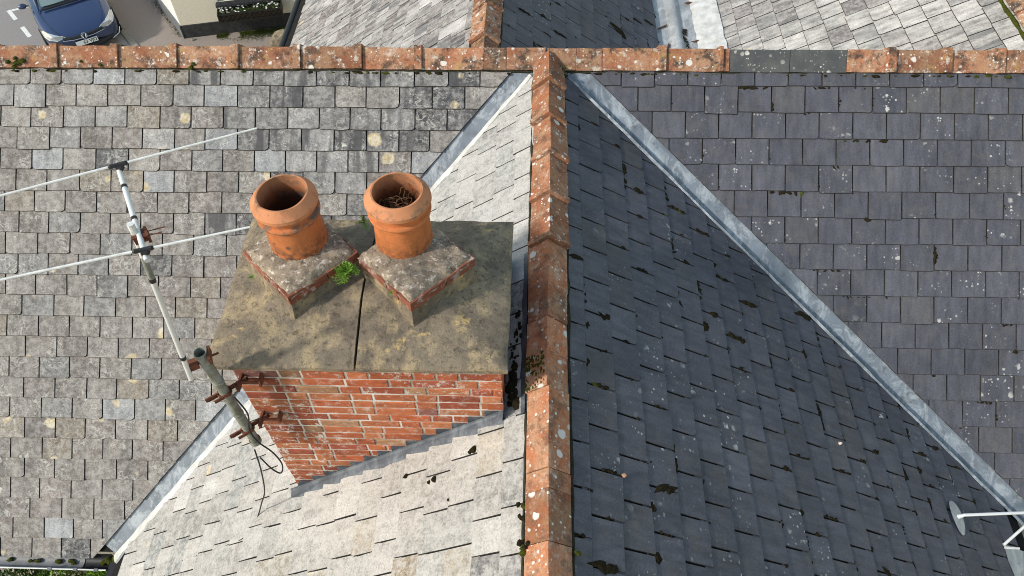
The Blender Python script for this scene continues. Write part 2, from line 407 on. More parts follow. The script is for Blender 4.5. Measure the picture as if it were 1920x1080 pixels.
def area(poly): return .5 * sum(poly[i][0] * poly[(i + 1) % len(poly)][1] - poly[(i + 1) % len(poly)][0] * poly[i][1] for i in range(len(poly)))

# ------------------------------------------------------------------ ground
G = -7.3
tag(obj('ground', [(-90, -60, G), (90, -60, G), (90, 160, G), (-90, 160, G)], [(0, 1, 2, 3)], m_asphalt_br), kind='structure')
# parking bay surface left of the edging strip (direction of the bays: (0.63,-0.78))
bd = Vector((.628, -.778, 0)); bn = Vector((.778, .628, 0))
P0 = Vector((-10.40, 11.43, 0))
def gp(a, b, z): p = P0 + bd * a + bn * b; return (p.x, p.y, z)
tag(obj('parking_bay', [gp(-30, -30, G + .004), gp(12, -30, G + .004), gp(12, -.07, G + .004), gp(-30, -.07, G + .004)], [(0, 1, 2, 3)], m_asphalt), kind='structure')
mb = MB()
for i in range(16):
    a0 = -9 + i * .92; vs = []
    for z in (G - .1, G + .035):
        vs += [gp(a0, -.07, z), gp(a0 + .905, -.07, z), gp(a0 + .905, .07, z), gp(a0, .07, z)]
    mb.add(vs, [(0, 1, 2, 3), (4, 5, 6, 7), (0, 1, 5, 4), (1, 2, 6, 5), (2, 3, 7, 6), (3, 0, 4, 7)])
tag(mb.build('kerb', m_kerb), kind='structure')
def mark(name, a, b, w):
    a, b = Vector(a), Vector(b); d = (b - a).normalized(); n_ = Vector((-d.y, d.x, 0)) * w / 2
    vs = [a - n_, b - n_, b + n_, a + n_]
    return tag(obj(name, [(v.x, v.y, G + .008) for v in vs], [(0, 1, 2, 3)], m_paint), kind='structure')
mark('road_marking', (-13.50, 12.11, 0), (-13.13, 11.70, 0), .10)
mark('road_marking', (-13.42, 12.10, 0), (-13.05, 12.30, 0), .09)
mark('road_marking', (-12.84, 11.39, 0), (-12.47, 10.98, 0), .10)
mark('road_marking', (-14.6, 13.3, 0), (-14.2, 12.87, 0), .10)

# ------------------------------------------------------------------ the house : roof frames
AL, AR, BL, BR = 0.731413, 0.697829, 0.661328, 0.55085
house = tag(empty('house', (0, 0, G)), 'slate roofed house with crossing terracotta ridges and a brick chimney', 'house')
def frame(name, origin, kind, pitch, deck_poly, mat=m_deck):
    """a roof slope; local x along the eave, local -y down the slope, local z out of it. deck_poly in (u, s)"""
    c, s = math.cos(pitch), math.sin(pitch)
    if kind == 'front': X, Y, Z = Vector((1, 0, 0)), Vector((0, c, s)), Vector((0, -s, c))
    elif kind == 'back': X, Y, Z = Vector((-1, 0, 0)), Vector((0, -c, s)), Vector((0, s, c))
    elif kind == 'left': X, Y, Z = Vector((0, -1, 0)), Vector((c, 0, s)), Vector((-s, 0, c))
    else: X, Y, Z = Vector((0, 1, 0)), Vector((-c, 0, s)), Vector((s, 0, c))
    mb = MB(); p = [(u, -s_) for u, s_ in deck_poly]
    if area(p) < 0: p.reverse()
    mb.prism(p, -.05, .0)
    o = obj(name, mb.v, mb.f, mat, None)
    o.matrix_world = Matrix(((X.x, Y.x, Z.x, origin[0]), (X.y, Y.y, Z.y, origin[1]), (X.z, Y.z, Z.z, origin[2]), (0, 0, 0, 1)))
    return o
def wmat(o):
    return o.matrix_basis.copy() if o.parent is None else wmat(o.parent) @ o.matrix_parent_inverse @ o.matrix_basis
def under(parent, o):
    """hang o below parent without moving it in the world"""
    o.parent = parent; o.matrix_parent_inverse = wmat(parent).inverted()
    return o

m_slate_edge = plain('dark_slate_edge', (.035, .034, .033), (.06, .057, .053), 40, .9, .15)  # dark edge faces draw thin lines round the slate tails and sides
def slates(roof, g, w, u0, u1, s0, s1, clips, mat, colour, th=.007, chip=.0, gap=.0045, vary=.0, skip=None, jit=.4, corners=None, phase=0.0, name='slate', slip=.06, bevel=.0045):
    L = g * 1.28; k = th * 1.2 / g; row = 0; s = s0; count = 0
    while s <= s1 + 1e-6:
        u = u0 - rnd.random() * w * .08 + (w * .5 if row % 2 else 0.0) - w + phase
        while u < u1:
            ww = w * (1 + rnd.uniform(-vary, vary)); ua, ub = u + gap / 2, u + ww - gap / 2; u += ww
            loose = rnd.random() < slip
            tail = s + rnd.uniform(-.003, .003) * (1 + chip * 1.5) + (rnd.uniform(.004, .016) if loose else 0)
            head = s - L
            # outline (u, s): tail edge slightly uneven, lower corners sometimes knocked off
            t = []
            ca = rnd.uniform(.006, .03) if rnd.random() < chip else .0015
            cb = rnd.uniform(.006, .03) if rnd.random() < chip else .0015
            t.append((ua, head)); t.append((ub, head))
            t.append((ub, tail - cb * rnd.uniform(.8, 1.5)))
            if cb > .004: t.append((ub - cb * .35, tail - cb * .35))
            t.append((ub - cb, tail + rnd.uniform(-.001, .001)))
            for f in (.66, .33): t.append((ua + (ub - ua) * (f + rnd.uniform(-.1, .1)), tail + rnd.uniform(-.0015, .0025) * (1 + chip)))
            t.append((ua + ca, tail + rnd.uniform(-.001, .001)))
            if ca > .004: t.append((ua + ca * .35, tail - ca * .35))
            t.append((ua, tail - ca * rnd.uniform(.8, 1.5)))
            cu, cs = (ua + ub) / 2, (head + tail) / 2
            if skip and skip(cu, s - g / 2): continue
            an = R(rnd.gauss(0, jit * (3.2 if loose else 1))); ca_, sa_ = math.cos(an), math.sin(an)
            t = [(cu + (x - cu) * ca_ - (y - cs) * sa_, cs + (x - cu) * sa_ + (y - cs) * ca_) for x, y in t]
            for cl in [(0, 1, -.03)] + list(clips): t = clip(t, *cl) if t else t
            if len(t) < 3 or abs(area(t)) < .0012: continue
            mu = sum(p[0] for p in t) / len(t); ms = sum(p[1] for p in t) / len(t)
            lift = rnd.uniform(0, .0015); rise = rnd.uniform(-.0012, .0012) * (4 if loose else 1); lift += .003 if loose else 0
            top, bot = [], []
            for x, y in t:
                zb = .003 + lift + k * (y - head) + rise * (x - mu) / w
                # dressed (bevelled) lower and side edges
                cx_ = .0022 * (1 if x < mu else -1); cy_ = bevel * max(0.0, min(1.0, 1 - (tail - y) / .03))
                bot.append((x - mu, -(y - ms), zb)); top.append((x - mu + cx_, -(y - ms) + cy_, zb + th))
            if area(top) < 0: top.reverse(); bot.reverse()
            n = len(top); vs = bot + top
            fs = [tuple(reversed(range(n))), tuple(range(n, 2 * n))] + [(i, (i + 1) % n, n + (i + 1) % n, n + i) for i in range(n)]
            o = obj(name, vs, fs, mat, roof, loc=(mu, -ms, 0))
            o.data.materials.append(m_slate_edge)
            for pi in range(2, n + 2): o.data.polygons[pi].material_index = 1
            o.color = colour(cu, s, row); count += 1
            if corners is not None and all(cl[0] * ua + cl[1] * s + cl[2] > .03 for cl in clips): corners.append((ua, s, th + .003 + k * L, ww))
        s += g; row += 1
    return count
def shade(c, d=.1, a=0.0):
    k = 1 + rnd.uniform(-d, d); return (c[0] * k, c[1] * k, c[2] * k, a)
def pick(opts):
    t = rnd.random() * sum(o[0] for o in opts)
    for w_, c in opts:
        t -= w_
        if t <= 0: return c
    return opts[-1][1]

# valley directions, main slope and wing slope meet where y*tan(A) = -|x|*tan(B)
kL = math.tan(AL) / math.tan(BL)      # |x| = kL*|y| on the left valley
kR = math.tan(AR) / math.tan(BR)
EAVE_Y = -2.99; S_EAVE_L = -EAVE_Y / math.cos(AL)
# ---- main slope, left of the wing
XW = -5.02
sE = S_EAVE_L - .02
roof_main_left = frame('roof_slope', (0, 0, 0), 'front', AL, [(XW, 0), (0, 0), (-kL * sE * math.cos(AL), sE), (XW, sE)])
tag(roof_main_left, 'weathered grey slates left of the wing')
def col_main_left(u, s, row):
    dark_zone = max(0, min(1, (u + 2.9) / .9)) * max(0, min(1, (2.1 - s) / .6))
    top = max(0, min(1, (.9 - s) / .6))
    if rnd.random() < .035: return shade((.071, .072, .077), .2, .6)
    if rnd.random() < .025: return shade((.300, .309, .321), .1, .2)
    if rnd.random() < dark_zone * .85:
        return shade(pick([(3, (.150, .147, .147)), (2, (.188, .180, .175)), (2, (.090, .087, .091)), (1, (.248, .240, .238))]), .15, rnd.uniform(.5, 1))
    if rnd.random() < top * .6: return shade((.248, .237, .231), .12, rnd.uniform(0, .4))
    return shade(pick([(4, (.221, .198, .178)), (3, (.198, .172, .157)), (2, (.240, .219, .200)), (1.5, (.202, .198, .193)), (1, (.225, .190, .150))]), .10, rnd.uniform(0, .25))
cv = math.cos(AL)
slates(roof_main_left, .165, .2515, -4.78, 0, .255, sE + .08, [(-1, -kL * cv, -.165)], m_slate_old, col_main_left, th=.010, chip=.33, gap=.0055, vary=.05, jit=.5, bevel=.0045)
# ---- main slope, right of the wing
sER = 3.62
roof_main_right = frame('roof_slope', (0, 0, 0), 'front', AR, [(0, 0), (4.85, 0), (4.85, sER), (kR * sER * math.cos(AR), sER)])
tag(roof_main_right, 'blue black slates with white lichen dots right of the wing')
def col_dark(u, s, row): return shade(pick([(4, (.089, .088, .106)), (2, (.097, .096, .114)), (1.5, (.080, .080, .098)), (.5, (.095, .092, .101))]), .1)
cr_main = []
slates(roof_main_right, .1975, .252, 0, 4.7, .235, sER, [(1, -kR * math.cos(AR), -.172)], m_slate_dark, col_dark, th=.008, gap=.006, jit=.3, chip=.06, corners=cr_main, phase=.06)
# ---- front wing
WY = 4.75                                 # the wing runs to y = -WY
roof_wing_left = frame('roof_slope', (0, 0, 0), 'left', BL, [(0, 0), (WY, 0), (WY, 4.34), (4.34 * math.cos(BL) / kL, 4.34)])
tag(roof_wing_left, 'pale limewashed slates below the chimney')
def col_wash(u, s, row):
    if u < 2.2: return shade(pick([(3, (.429, .415, .394)), (2, (.360, .360, .346)), (2, (.498, .484, .463))]), .12, .1)
    near = max(0, min(1, (1.6 - s) / 1.2))
    if rnd.random() < near * .35: return shade((.235, .228, .221), .2, rnd.uniform(.2, .9))
    return shade(pick([(4, (.43, .405, .375)), (2, (.37, .36, .34)), (.9, (.30, .305, .295)), (1.0, (.42, .375, .31)), (1.6, (.50, .48, .45)), (.35, (.33, .27, .20))]), .1, rnd.uniform(0, .35))
cw = math.cos(BL)
def skip_chim(u, s):
    x = -s * cw
    return -1.5 < x < -.3 and 2.2 < u < 2.9
slates(roof_wing_left, .186, .232, 0, 4.35, .09, 4.33, [(1, -cw / kL, -.085)], m_slate_wash, col_wash, th=.009, chip=.2, gap=.005, vary=.22, jit=.5, skip=skip_chim)
roof_wing_right = frame('roof_slope', (0, 0, 0), 'right', BR, [(0, 0), (-WY, 0), (-WY, 4.25), (-4.25 * math.cos(BR) / kR, 4.25)])
tag(roof_wing_right, 'blue black slates with mossy joints on the right of the wing')
cr_wing = []
slates(roof_wing_right, .1925, .2505, -4.45, .2, .247, 4.24, [(-1, -math.cos(BR) / kR, -.055)], m_slate_dark, col_dark, th=.005, gap=.009, jit=.4, chip=.08, corners=cr_wing)
slates(roof_wing_right, .1925, .2505, -4.45, .2, .0545, .06, [(-1, -math.cos(BR) / kR, -.075)], m_slate_dark, col_dark, th=.006, gap=.0045, jit=.25, phase=.125)
# ---- rear wing and rear slopes
RX, RZ, BB = -.53, -.27, R(36)
roof_rear_left = frame('roof_slope', (RX, 0, RZ), 'left', BB, [(0, 0), (-7, 0), (-7, 3.50), (0, 3.50)])
tag(roof_rear_left, 'streaky pale slates of the rear wing behind the ridge')
def col_rear(u, s, row): return shade(pick([(4, (.351, .328, .314)), (2, (.267, .235, .223)), (1.5, (.464, .437, .419)), (.8, (.197, .164, .153))]), .12, rnd.uniform(.1, 1))
slates(roof_rear_left, .172, .21, -5.6, -.2, .22, 3.48, [], m_slate_rear, col_rear, th=.007, chip=.35, gap=.006, vary=.25, jit=.8, skip=lambda u, s: -u < s * .86 - .2 or -u > s * 1.08 + 1.5)
roof_rear_right = frame('roof_slope', (RX, 0, RZ), 'right', BB, [(0, 0), (7, 0), (7, 2.20), (0, 2.20)])
tag(roof_rear_right, 'blue black slates of the rear wing beside the lead gutter')
cr_rear = []
slates(roof_rear_right, .19, .25, .1, 4.6, .11, 2.215, [], m_slate_dark, col_dark, th=.006, gap=.0045, jit=.3, corners=cr_rear, skip=lambda u, s: u < s * .9 - .3 or u > s * 1.25 + 1.7)
roof_back = frame('roof_slope', (0, 0, -.01), 'back', R(42), [(-4.9, 0), (5.4, 0), (5.4, 4.2), (-4.9, 4.2)], m_slate_rear)
roof_back.color = (.3, .3, .3, 0); tag(roof_back, 'rear slope of the main roof')
for o in (roof_main_left, roof_main_right, roof_wing_left, roof_wing_right, roof_rear_left, roof_rear_right, roof_back): under(house, o)
# ---- walls below
def wall_box(x0, x1, y0, y1, z0, z1):
    mb = MB().box(((x0 + x1) / 2, (y0 + y1) / 2, (z0 + z1) / 2), (x1 - x0, y1 - y0, z1 - z0))
    return under(house, mb.build('wall', m_wall))
wall_box(-5.2, 4.7, -2.72, 2.6, G, -2.85)
wall_box(-3.15, 3.2, -4.6, -2.725, G, -2.80)
wall_box(-3.0, .95, 2.605, 6.9, G, -2.6)

# ------------------------------------------------------------------ ridge tiles
def ridge_tile(name, L, leg, pitch, th, collar, mat, parent_o, M, flare=0.0, n=7, colbreak=.021):
    """inverted V tile along local x (0..L); collar = (start, end) raised band"""
    st = [(0, 0)]
    for i in range(1, n): st.append((L * i / n, 0))
    st.append((L, 0))
    if collar:
        a, b = collar
        st = [t for t in st if not a - .004 <= t[0] <= b + .004]
        extra = [(a, 0), (a + .003, colbreak), (b - .003, colbreak), (b, 0)]
        if b >= L - .001: extra = extra[:3] + [(L, colbreak)]
        if a <= .001: extra = [(0, colbreak)] + extra[2:]
        st = sorted(st + extra)
    c, s = math.cos(pitch), math.sin(pitch); V = []; F = []
    off = Vector((rnd.random() * 30, rnd.random() * 30, 0))
    for t, o in st:
        fl = flare * (t / L)
        lg = leg + fl
        pr = [(-lg * c - o * s, -lg * s + o * c), (-lg * .5 * c - o * s, -lg * .5 * s + o * c), (-.014 * c - o * s * .6, -.008 * s + o * .9 - .002), (0, o * 1.05 + .001), (.014 * c + o * s * .6, -.008 * s + o * .9 - .002), (lg * .5 * c + o * s, -lg * .5 * s + o * c), (lg * c + o * s, -lg * s + o * c),
              (lg * c - th * s, -lg * s - th * c), (0, -th * 1.3), (-lg * c + th * s, -lg * s - th * c)]
        for j, (y, z) in enumerate(pr):
            d = mnoise.noise(Vector((t * 6, y * 9, z * 9)) + off) * .004
            V.append((t, y + d * .6, z + d))
    m_ = 10
    for i in range(len(st) - 1):
        for j in range(m_):
            j2 = (j + 1) % m_; F.append((i * m_ + j, i * m_ + j2, (i + 1) * m_ + j2, (i + 1) * m_ + j))
    F.append(tuple(reversed(range(m_)))); F.append(tuple((len(st) - 1) * m_ + j for j in range(m_)))
    F = [tuple(reversed(f)) for f in F]
    o = obj(name, V, F, mat); o.matrix_world = M
    under(parent_o, o); return o
ridge_main = MB()      # bedding under the main ridge: the part that carries the tiles
def bedding(mb, p0, p1, dn, off, w, n, amp):
    """rough mortar fillet: a lumpy strip from p0 to p1"""
    p0, p1 = Vector(p0), Vector(p1); d = (p1 - p0).normalized(); dn = Vector(dn).normalized(); nn = d.cross(dn)
    pts = []; rs = []
    for i in range(n + 1):
        p = p0.lerp(p1, i / n); q_ = mnoise.noise(p * 7 + Vector((off, 0, 0)))
        pts.append(p + dn * q_ * amp); rs.append(max(.004, w * (1 + .55 * mnoise.noise(p * 11 + Vector((0, off, 0))))))
    mb.tube(pts, rs, 6)
TZ = .060
for x0, x1 in ((-5.2, -.1), (.1, 4.7)):
    bedding(ridge_main, (x0, -.104, -.078), (x1, -.104, -.078), (0, -1, -.8), 3, .014, int((x1 - x0) * 24), .008)
    bedding(ridge_main, (x0, .10, -.085), (x1, .10, -.085), (0, 1, -.8), 9, .02, 30, .008)
ridge_main = under(house, ridge_main.build('ridge_bedding', m_bed, smooth=True))
px_left = [-4.78, -4.296, -3.799, -3.321, -2.859, -2.379, -1.901, -1.425, -.965, -.491, -.32, -.02]
for i in range(len(px_left) - 1):
    a, b = px_left[i], px_left[i + 1]; L = b - a - .004
    yaw = R(rnd.uniform(-.35, .35)); z = TZ + rnd.uniform(-.004, .004)
    M = Matrix.Translation((a, 0, z)) @ Matrix.Rotation(yaw, 4, 'Z') @ Matrix.Rotation(R(rnd.uniform(-.4, .4)), 4, 'Y')
    ridge_tile('ridge_tile', L, .164, R(44), .018, (L - .058, L) if i < 8 else None, m_tile, ridge_main, M)
px_right = [-.012, .211, .409, .892, 1.368, 1.821, 2.245, 2.607, 3.018, 3.409, 3.85, 4.3, 4.7]
for i in range(len(px_right) - 1):
    a, b = px_right[i], px_right[i + 1]; L = b - a - .004
    grey = i in (4, 5)
    M = Matrix.Translation((a, 0, TZ + rnd.uniform(-.004, .003) - (.006 if grey else 0))) @ Matrix.Rotation(R(rnd.uniform(-.35, .35)), 4, 'Z') @ Matrix.Rotation(R(rnd.uniform(-.4, .4)), 4, 'Y')
    t = ridge_tile('ridge_tile', L, .166, R(43), .018, (L - .06, L) if i in (2, 6, 7, 8, 9, 10) else ((L - .075, L - .045) if i == 3 else None), m_tile_grey if grey else m_tile, ridge_main, M)
    if grey: t['label'] = 'grey replacement ridge tile'
# wing ridge (runs towards the viewer)
wb = MB()
bedding(wb, (-.112, -.12, -.072), (-.112, -4.6, -.072), (-1, 0, -.7), 21, .012, 100, .006)
bedding(wb, (.116, -.12, -.058), (.116, -4.6, -.058), (1, 0, -.7), 33, .011, 100, .006)
ridge_wing = under(house, wb.build('ridge_bedding', m_bed, smooth=True))
wy = [.04, .369, .769, 1.151, 1.527, 1.907, 2.257, 2.509, 2.743, 2.963, 3.42, 3.526, 3.782, 4.16, 4.6]
for i in range(len(wy) - 1):
    a, b = wy[i], wy[i + 1]; L = b - a + (.03 if i < 6 else -.004)
    lap = i < 5
    wl = .150 if i < 6 else (.146 if i < 9 else .142)
    M = Matrix.Translation((0 + rnd.uniform(-.004, .004) + (.012 if 2 <= i < 5 else (-.006 if 6 <= i < 9 else 0)), -a, TZ + (.004 if lap else 0) + rnd.uniform(-.003, .003))) @ Matrix.Rotation(R(-90), 4, 'Z') @ Matrix.Rotation(R(rnd.uniform(-.5, .5)), 4, 'Z') @ Matrix.Rotation(R(-2.6 if lap else rnd.uniform(-.5, .5)), 4, 'Y')
    t = ridge_tile('ridge_tile', L, wl, R(39), .017, (L - .04, L) if lap else None, m_tile_bright, ridge_wing, M, flare=.007 if lap else 0, colbreak=.015)
# rear wing ridge
rb = MB(); bedding(rb, (RX - .12, .2, RZ - .06), (RX - .12, 6, RZ - .06), (-1, 0, -.7), 5, .018, 40, .006); bedding(rb, (RX + .12, .2, RZ - .06), (RX + .12, 6, RZ - .06), (1, 0, -.7), 8, .018, 40, .006)
ridge_rear = under(house, rb.build('ridge_bedding', m_bed, smooth=True))
ry = [.12, .60, 1.06, 1.5, 1.95, 2.4, 2.85, 3.3]
for i in range(len(ry) - 1):
    L = ry[i + 1] - ry[i] + .02
    M = Matrix.Translation((RX + rnd.uniform(-.004, .004), ry[i + 1], RZ + .065)) @ Matrix.Rotation(R(-90), 4, 'Z') @ Matrix.Rotation(R(-1.5), 4, 'Y')
    if i == 0: M = Matrix.Translation((RX, ry[1], RZ + .05)) @ Matrix.Rotation(R(-90), 4, 'Z')
    ridge_tile('ridge_tile', L, .165 if i else .150, R(38), .018, (L - .045, L) if i else None, m_tile, ridge_rear, M, colbreak=.012)

# ------------------------------------------------------------------ lead valleys
def valley(name, A, B, k, sgn, wm, ww, length, mat, seed, edge=.006, lip=0.0):
    """lead lined valley; wm / ww: width on the main slope and on the wing slope"""
    mb = MB(); n = 90
    nm = Vector((0, -math.sin(A), math.cos(A))); nw = Vector((sgn * math.sin(B), 0, math.cos(B)))
    d = Vector((sgn * k, -1, -math.tan(A))); unit = d.normalized()
    am = nm.cross(unit) * (1 if sgn > 0 else -1); am = am if am.x * sgn > 0 else -am     # away from the wing on the main slope
    aw = nw.cross(unit); aw = aw if aw.x * sgn < 0 else -aw
    nav = (nm + nw).normalized()
    for i in range(n + 1):
        t = .10 + (length - .10) * i / n; p = d * t
        e1 = edge * mnoise.noise(Vector((t * 5, seed, 0))) + edge * .6 * mnoise.noise(Vector((t * 17, seed, 3)))
        e2 = edge * mnoise.noise(Vector((t * 6, seed, 7))) + edge * mnoise.noise(Vector((t * 19, seed, 9)))
        b = .009 * mnoise.noise(Vector((t * 7, seed, 5)))
        step = .008 * ((t * .9 + .35) % 1.0)
        row = [p + am * (wm + .06) + nm * .0015, p + am * wm + nm * .0025, p + am * wm * .5 + nm * (.005 + b * .5 + step * .5), p + am * .014 + nm * (.004 + step * .5), p + nav * (.016 + step), p + aw * .014 + nw * (.005 + step * .5), p + aw * ww * .6 + nw * (.008 - b + step), p + aw * (ww + e2) + nw * (.017 + lip + step), p + aw * (ww + .008 + e2) + nw * (.004 + lip)]
        mb.v += [tuple(v) for v in row]
        if i:
            m_ = len(row); k0 = (i - 1) * m_
            for j in range(m_ - 1):
                f = (k0 + j, k0 + j + 1, k0 + m_ + j + 1, k0 + m_ + j)
                mb.f.append(f if sgn < 0 else tuple(reversed(f)))
    return under(house, mb.build(name, mat, smooth=True)), d, nm, nw, am, aw
vl, dL, nmL, nwL, amL, awL = valley('lead_valley', AL, BL, kL, -1, .165, .045, 2.99, m_lead, 1.3)
tag(vl, 'lead valley left of the chimney')
vr, dR, nmR, nwR, amR, awR = valley('lead_valley', AR, BR, kR, 1, .17, .07, 2.85, m_lead, 5.1, lip=.012)
tag(vr, 'lead valley between the dark slate slopes')
# white mortar fillet along the wing side of the left valley
mb = MB(); n = 150
for i in range(n + 1):
    t = .12 + (2.99 - .12) * i / n; p = dL * t
    grow = .035 + .05 * min(1, t / 1.4)
    e = grow + .022 * mnoise.noise(Vector((t * 7, 2.2, 0))) + .018 * mnoise.noise(Vector((t * 23, 2.2, 4)))
    i0 = .012 + .006 * mnoise.noise(Vector((t * 6, 8, 1)))
    h = .028 + .006 * mnoise.noise(Vector((t * 12, 1, 1)))
    mb.v += [tuple(p + awL * i0 + nwL * .012), tuple(p + awL * (i0 + .01) + nwL * h), tuple(p + awL * (i0 + e * .6) + nwL * (h + .002)), tuple(p + awL * (i0 + e) + nwL * .022), tuple(p + awL * (i0 + e + .006) + nwL * .006)]
    if i:
        for j in range(4): mb.f.append(((i - 1) * 5 + j, (i - 1) * 5 + j + 1, i * 5 + j + 1, i * 5 + j))
tag(under(house, mb.build('mortar_fillet', m_white_mortar, smooth=True)), 'white mortar band beside the left lead valley')

# ------------------------------------------------------------------ chimney
CX0, CX1, CY0, CY1, CZT = -1.613, -.24, -2.997, -2.09, .292
zroof = lambda x: -math.tan(BL) * abs(x)
core = MB().box(((CX0 + CX1) / 2, (CY0 + CY1) / 2, (CZT - 1.75) / 2 - .004), (CX1 - CX0 - .004, CY1 - CY0 - .004, CZT + 1.75))
chimney = under(house, core.build('chimney', m_mortar))
tag(chimney, 'red brick chimney stack with stone cap and two pots')
def brick_col():
    return pick([(4, (.39, .105, .046)), (3, (.43, .135, .06)), (2, (.31, .08, .045)), (2.4, (.46, .165, .075)), (.8, (.36, .19, .105)), (.3, (.24, .10, .08))])
BH = .0742
_bricks = []
def face_bricks(p0, ax, nrm, W, zbot, joined=None, white=lambda x, z: .5):
    z = CZT - BH; row = 0
    while z > zbot:
        x = -[0, .115, 0, .17][row % 4] - rnd.uniform(0, .02); kind = row % 2
        while x < W:
            ln = (.219 if kind == 0 else .106); kind ^= 1 if rnd.random() < .93 else 0
            a, b = max(x, 0), min(x + ln, W); x += ln + .011
            if b - a < .028: continue
            c = Vector(p0) + Vector(ax) * ((a + b) / 2); c.z = z + BH / 2
            if c.z + BH / 2 < zroof(c.x) - .02 and joined is None: continue
            if c.z + BH / 2 < zroof(c.x) - .02: continue
            out = rnd.uniform(.0, .005); dep = .09
            rot = Matrix((Vector(ax), -Vector(nrm), Vector((0, 0, 1)))).transposed() @ Matrix.Rotation(R(rnd.gauss(0, .35)), 3, 'Y')
            cc = c - Vector(nrm) * (dep / 2 - out)
            hh = BH - .0115 + rnd.uniform(-.002, .002)
            if joined is not None: joined.box(cc, (b - a, dep, hh), rot, .0015); continue
            m_ = MB()
            # a brick with worn arrises: box with a shallow chamfer on its outer face
            hx, hz, hy, ch = (b - a) / 2, hh / 2, dep / 2, .004
            pts = []
            for yy, sh in ((hy, 0), (-hy + ch, 0), (-hy, ch)):
                for sx, sz in ((-1, -1), (1, -1), (1, 1), (-1, 1)):
                    pts.append((sx * (hx - sh) + rnd.uniform(-.0015, .0015), yy + rnd.uniform(-.001, .001), sz * (hz - sh) + rnd.uniform(-.0015, .0015)))
            fs = [(0, 1, 2, 3), (11, 10, 9, 8)]
            for q_ in (0, 4):
                for j in range(4): j2 = (j + 1) % 4; fs.append((q_ + j, q_ + 4 + j, q_ + 4 + j2, q_ + j2))
            o = obj('brick', pts, [tuple(reversed(f)) for f in fs], m_brick)
            o.matrix_world = Matrix.Translation(cc) @ rot.to_4x4()
            k = rnd.uniform(.82, 1.15); bc = brick_col(); lx = (c.x - CX0) / (CX1 - CX0)
            dull = .84 if lx < .25 else 1.0
            o.color = (bc[0] * k * dull, bc[1] * k * dull, bc[2] * k * dull, white(lx, c.z))
            _bricks.append(o)
        z -= BH; row += 1
whitef = lambda lx, z: .3 + (.6 if lx < .28 and z < -.1 else 0) + (.5 if lx > .5 and z > .0 else 0) + rnd.uniform(0, .3)
face_bricks((CX0, CY0, 0), (1, 0, 0), (0, -1, 0), CX1 - CX0, -1.4, None, whitef)
face_bricks((CX1, CY0, 0), (0, 1, 0), (1, 0, 0), CY1 - CY0, -.3, None, lambda lx, z: .3)
jb = MB()
face_bricks((CX0, CY1, 0), (0, -1, 0), (-1, 0, 0), CY1 - CY0, -1.4, jb)
face_bricks((CX1, CY1, 0), (-1, 0, 0), (0, 1, 0), CX1 - CX0, -1.4, jb)
# cap: two weathered slabs falling to all outer edges
KX0, KX1, KY0, KY1, KZ = -1.712, -.207, -3.045, -2.045, .296
def cap_slab(x0, x1, outer_left, outer_right, seed):
    nx, ny = 34, 46; V = []; F = []
    def ztop(x, y):
        d = min(y - KY0, KY1 - y)
        if outer_left: d = min(d, x - KX0)
        if outer_right: d = min(d, KX1 - x)
        d = max(d, 0)
        z = KZ + .034 + .105 * min(1, d / .36)
        p = Vector((x * 5, y * 5, seed))
        return z + .010 * mnoise.noise(p) + .006 * mnoise.noise(p * 3.1) + .004 * mnoise.noise(p * 8) - (.010 if d < .008 else 0)
    for j in range(ny + 1):
        for i in range(nx + 1):
            x = x0 + (x1 - x0) * i / nx; y = KY0 + (KY1 - KY0) * j / ny
            wob = .006 * mnoise.noise(Vector((x * 6, y * 6, seed + 9)))
            yy = y + (wob if j in (0, ny) else 0); xx = x + (wob if (i == 0 and outer_left) or (i == nx and outer_right) else 0)
            V.append((xx, yy, ztop(x, y)))
    W_ = nx + 1
    for j in range(ny):
        for i in range(nx): F.append((j * W_ + i, j * W_ + i + 1, (j + 1) * W_ + i + 1, (j + 1) * W_ + i))
    rim = [i for i in range(W_)] + [j * W_ + nx for j in range(1, ny + 1)] + [ny * W_ + i for i in range(nx - 1, -1, -1)] + [j * W_ for j in range(ny - 1, 0, -1)]
    k = len(V)
    for r_ in rim: V.append((V[r_][0], V[r_][1], KZ))
    m_ = len(rim)
    for a in range(m_): b = (a + 1) % m_; F.append((rim[b], rim[a], k + a, k + b))
    F.append(tuple(k + a for a in reversed(range(m_))))
    return under(chimney, obj('cap_slab', V, F, m_cap, smooth=True))
GAPX = -.962
cap_slab(KX0, GAPX - .006, True, False, 2.0); cap_slab(GAPX + .006, KX1, False, True, 17.0)
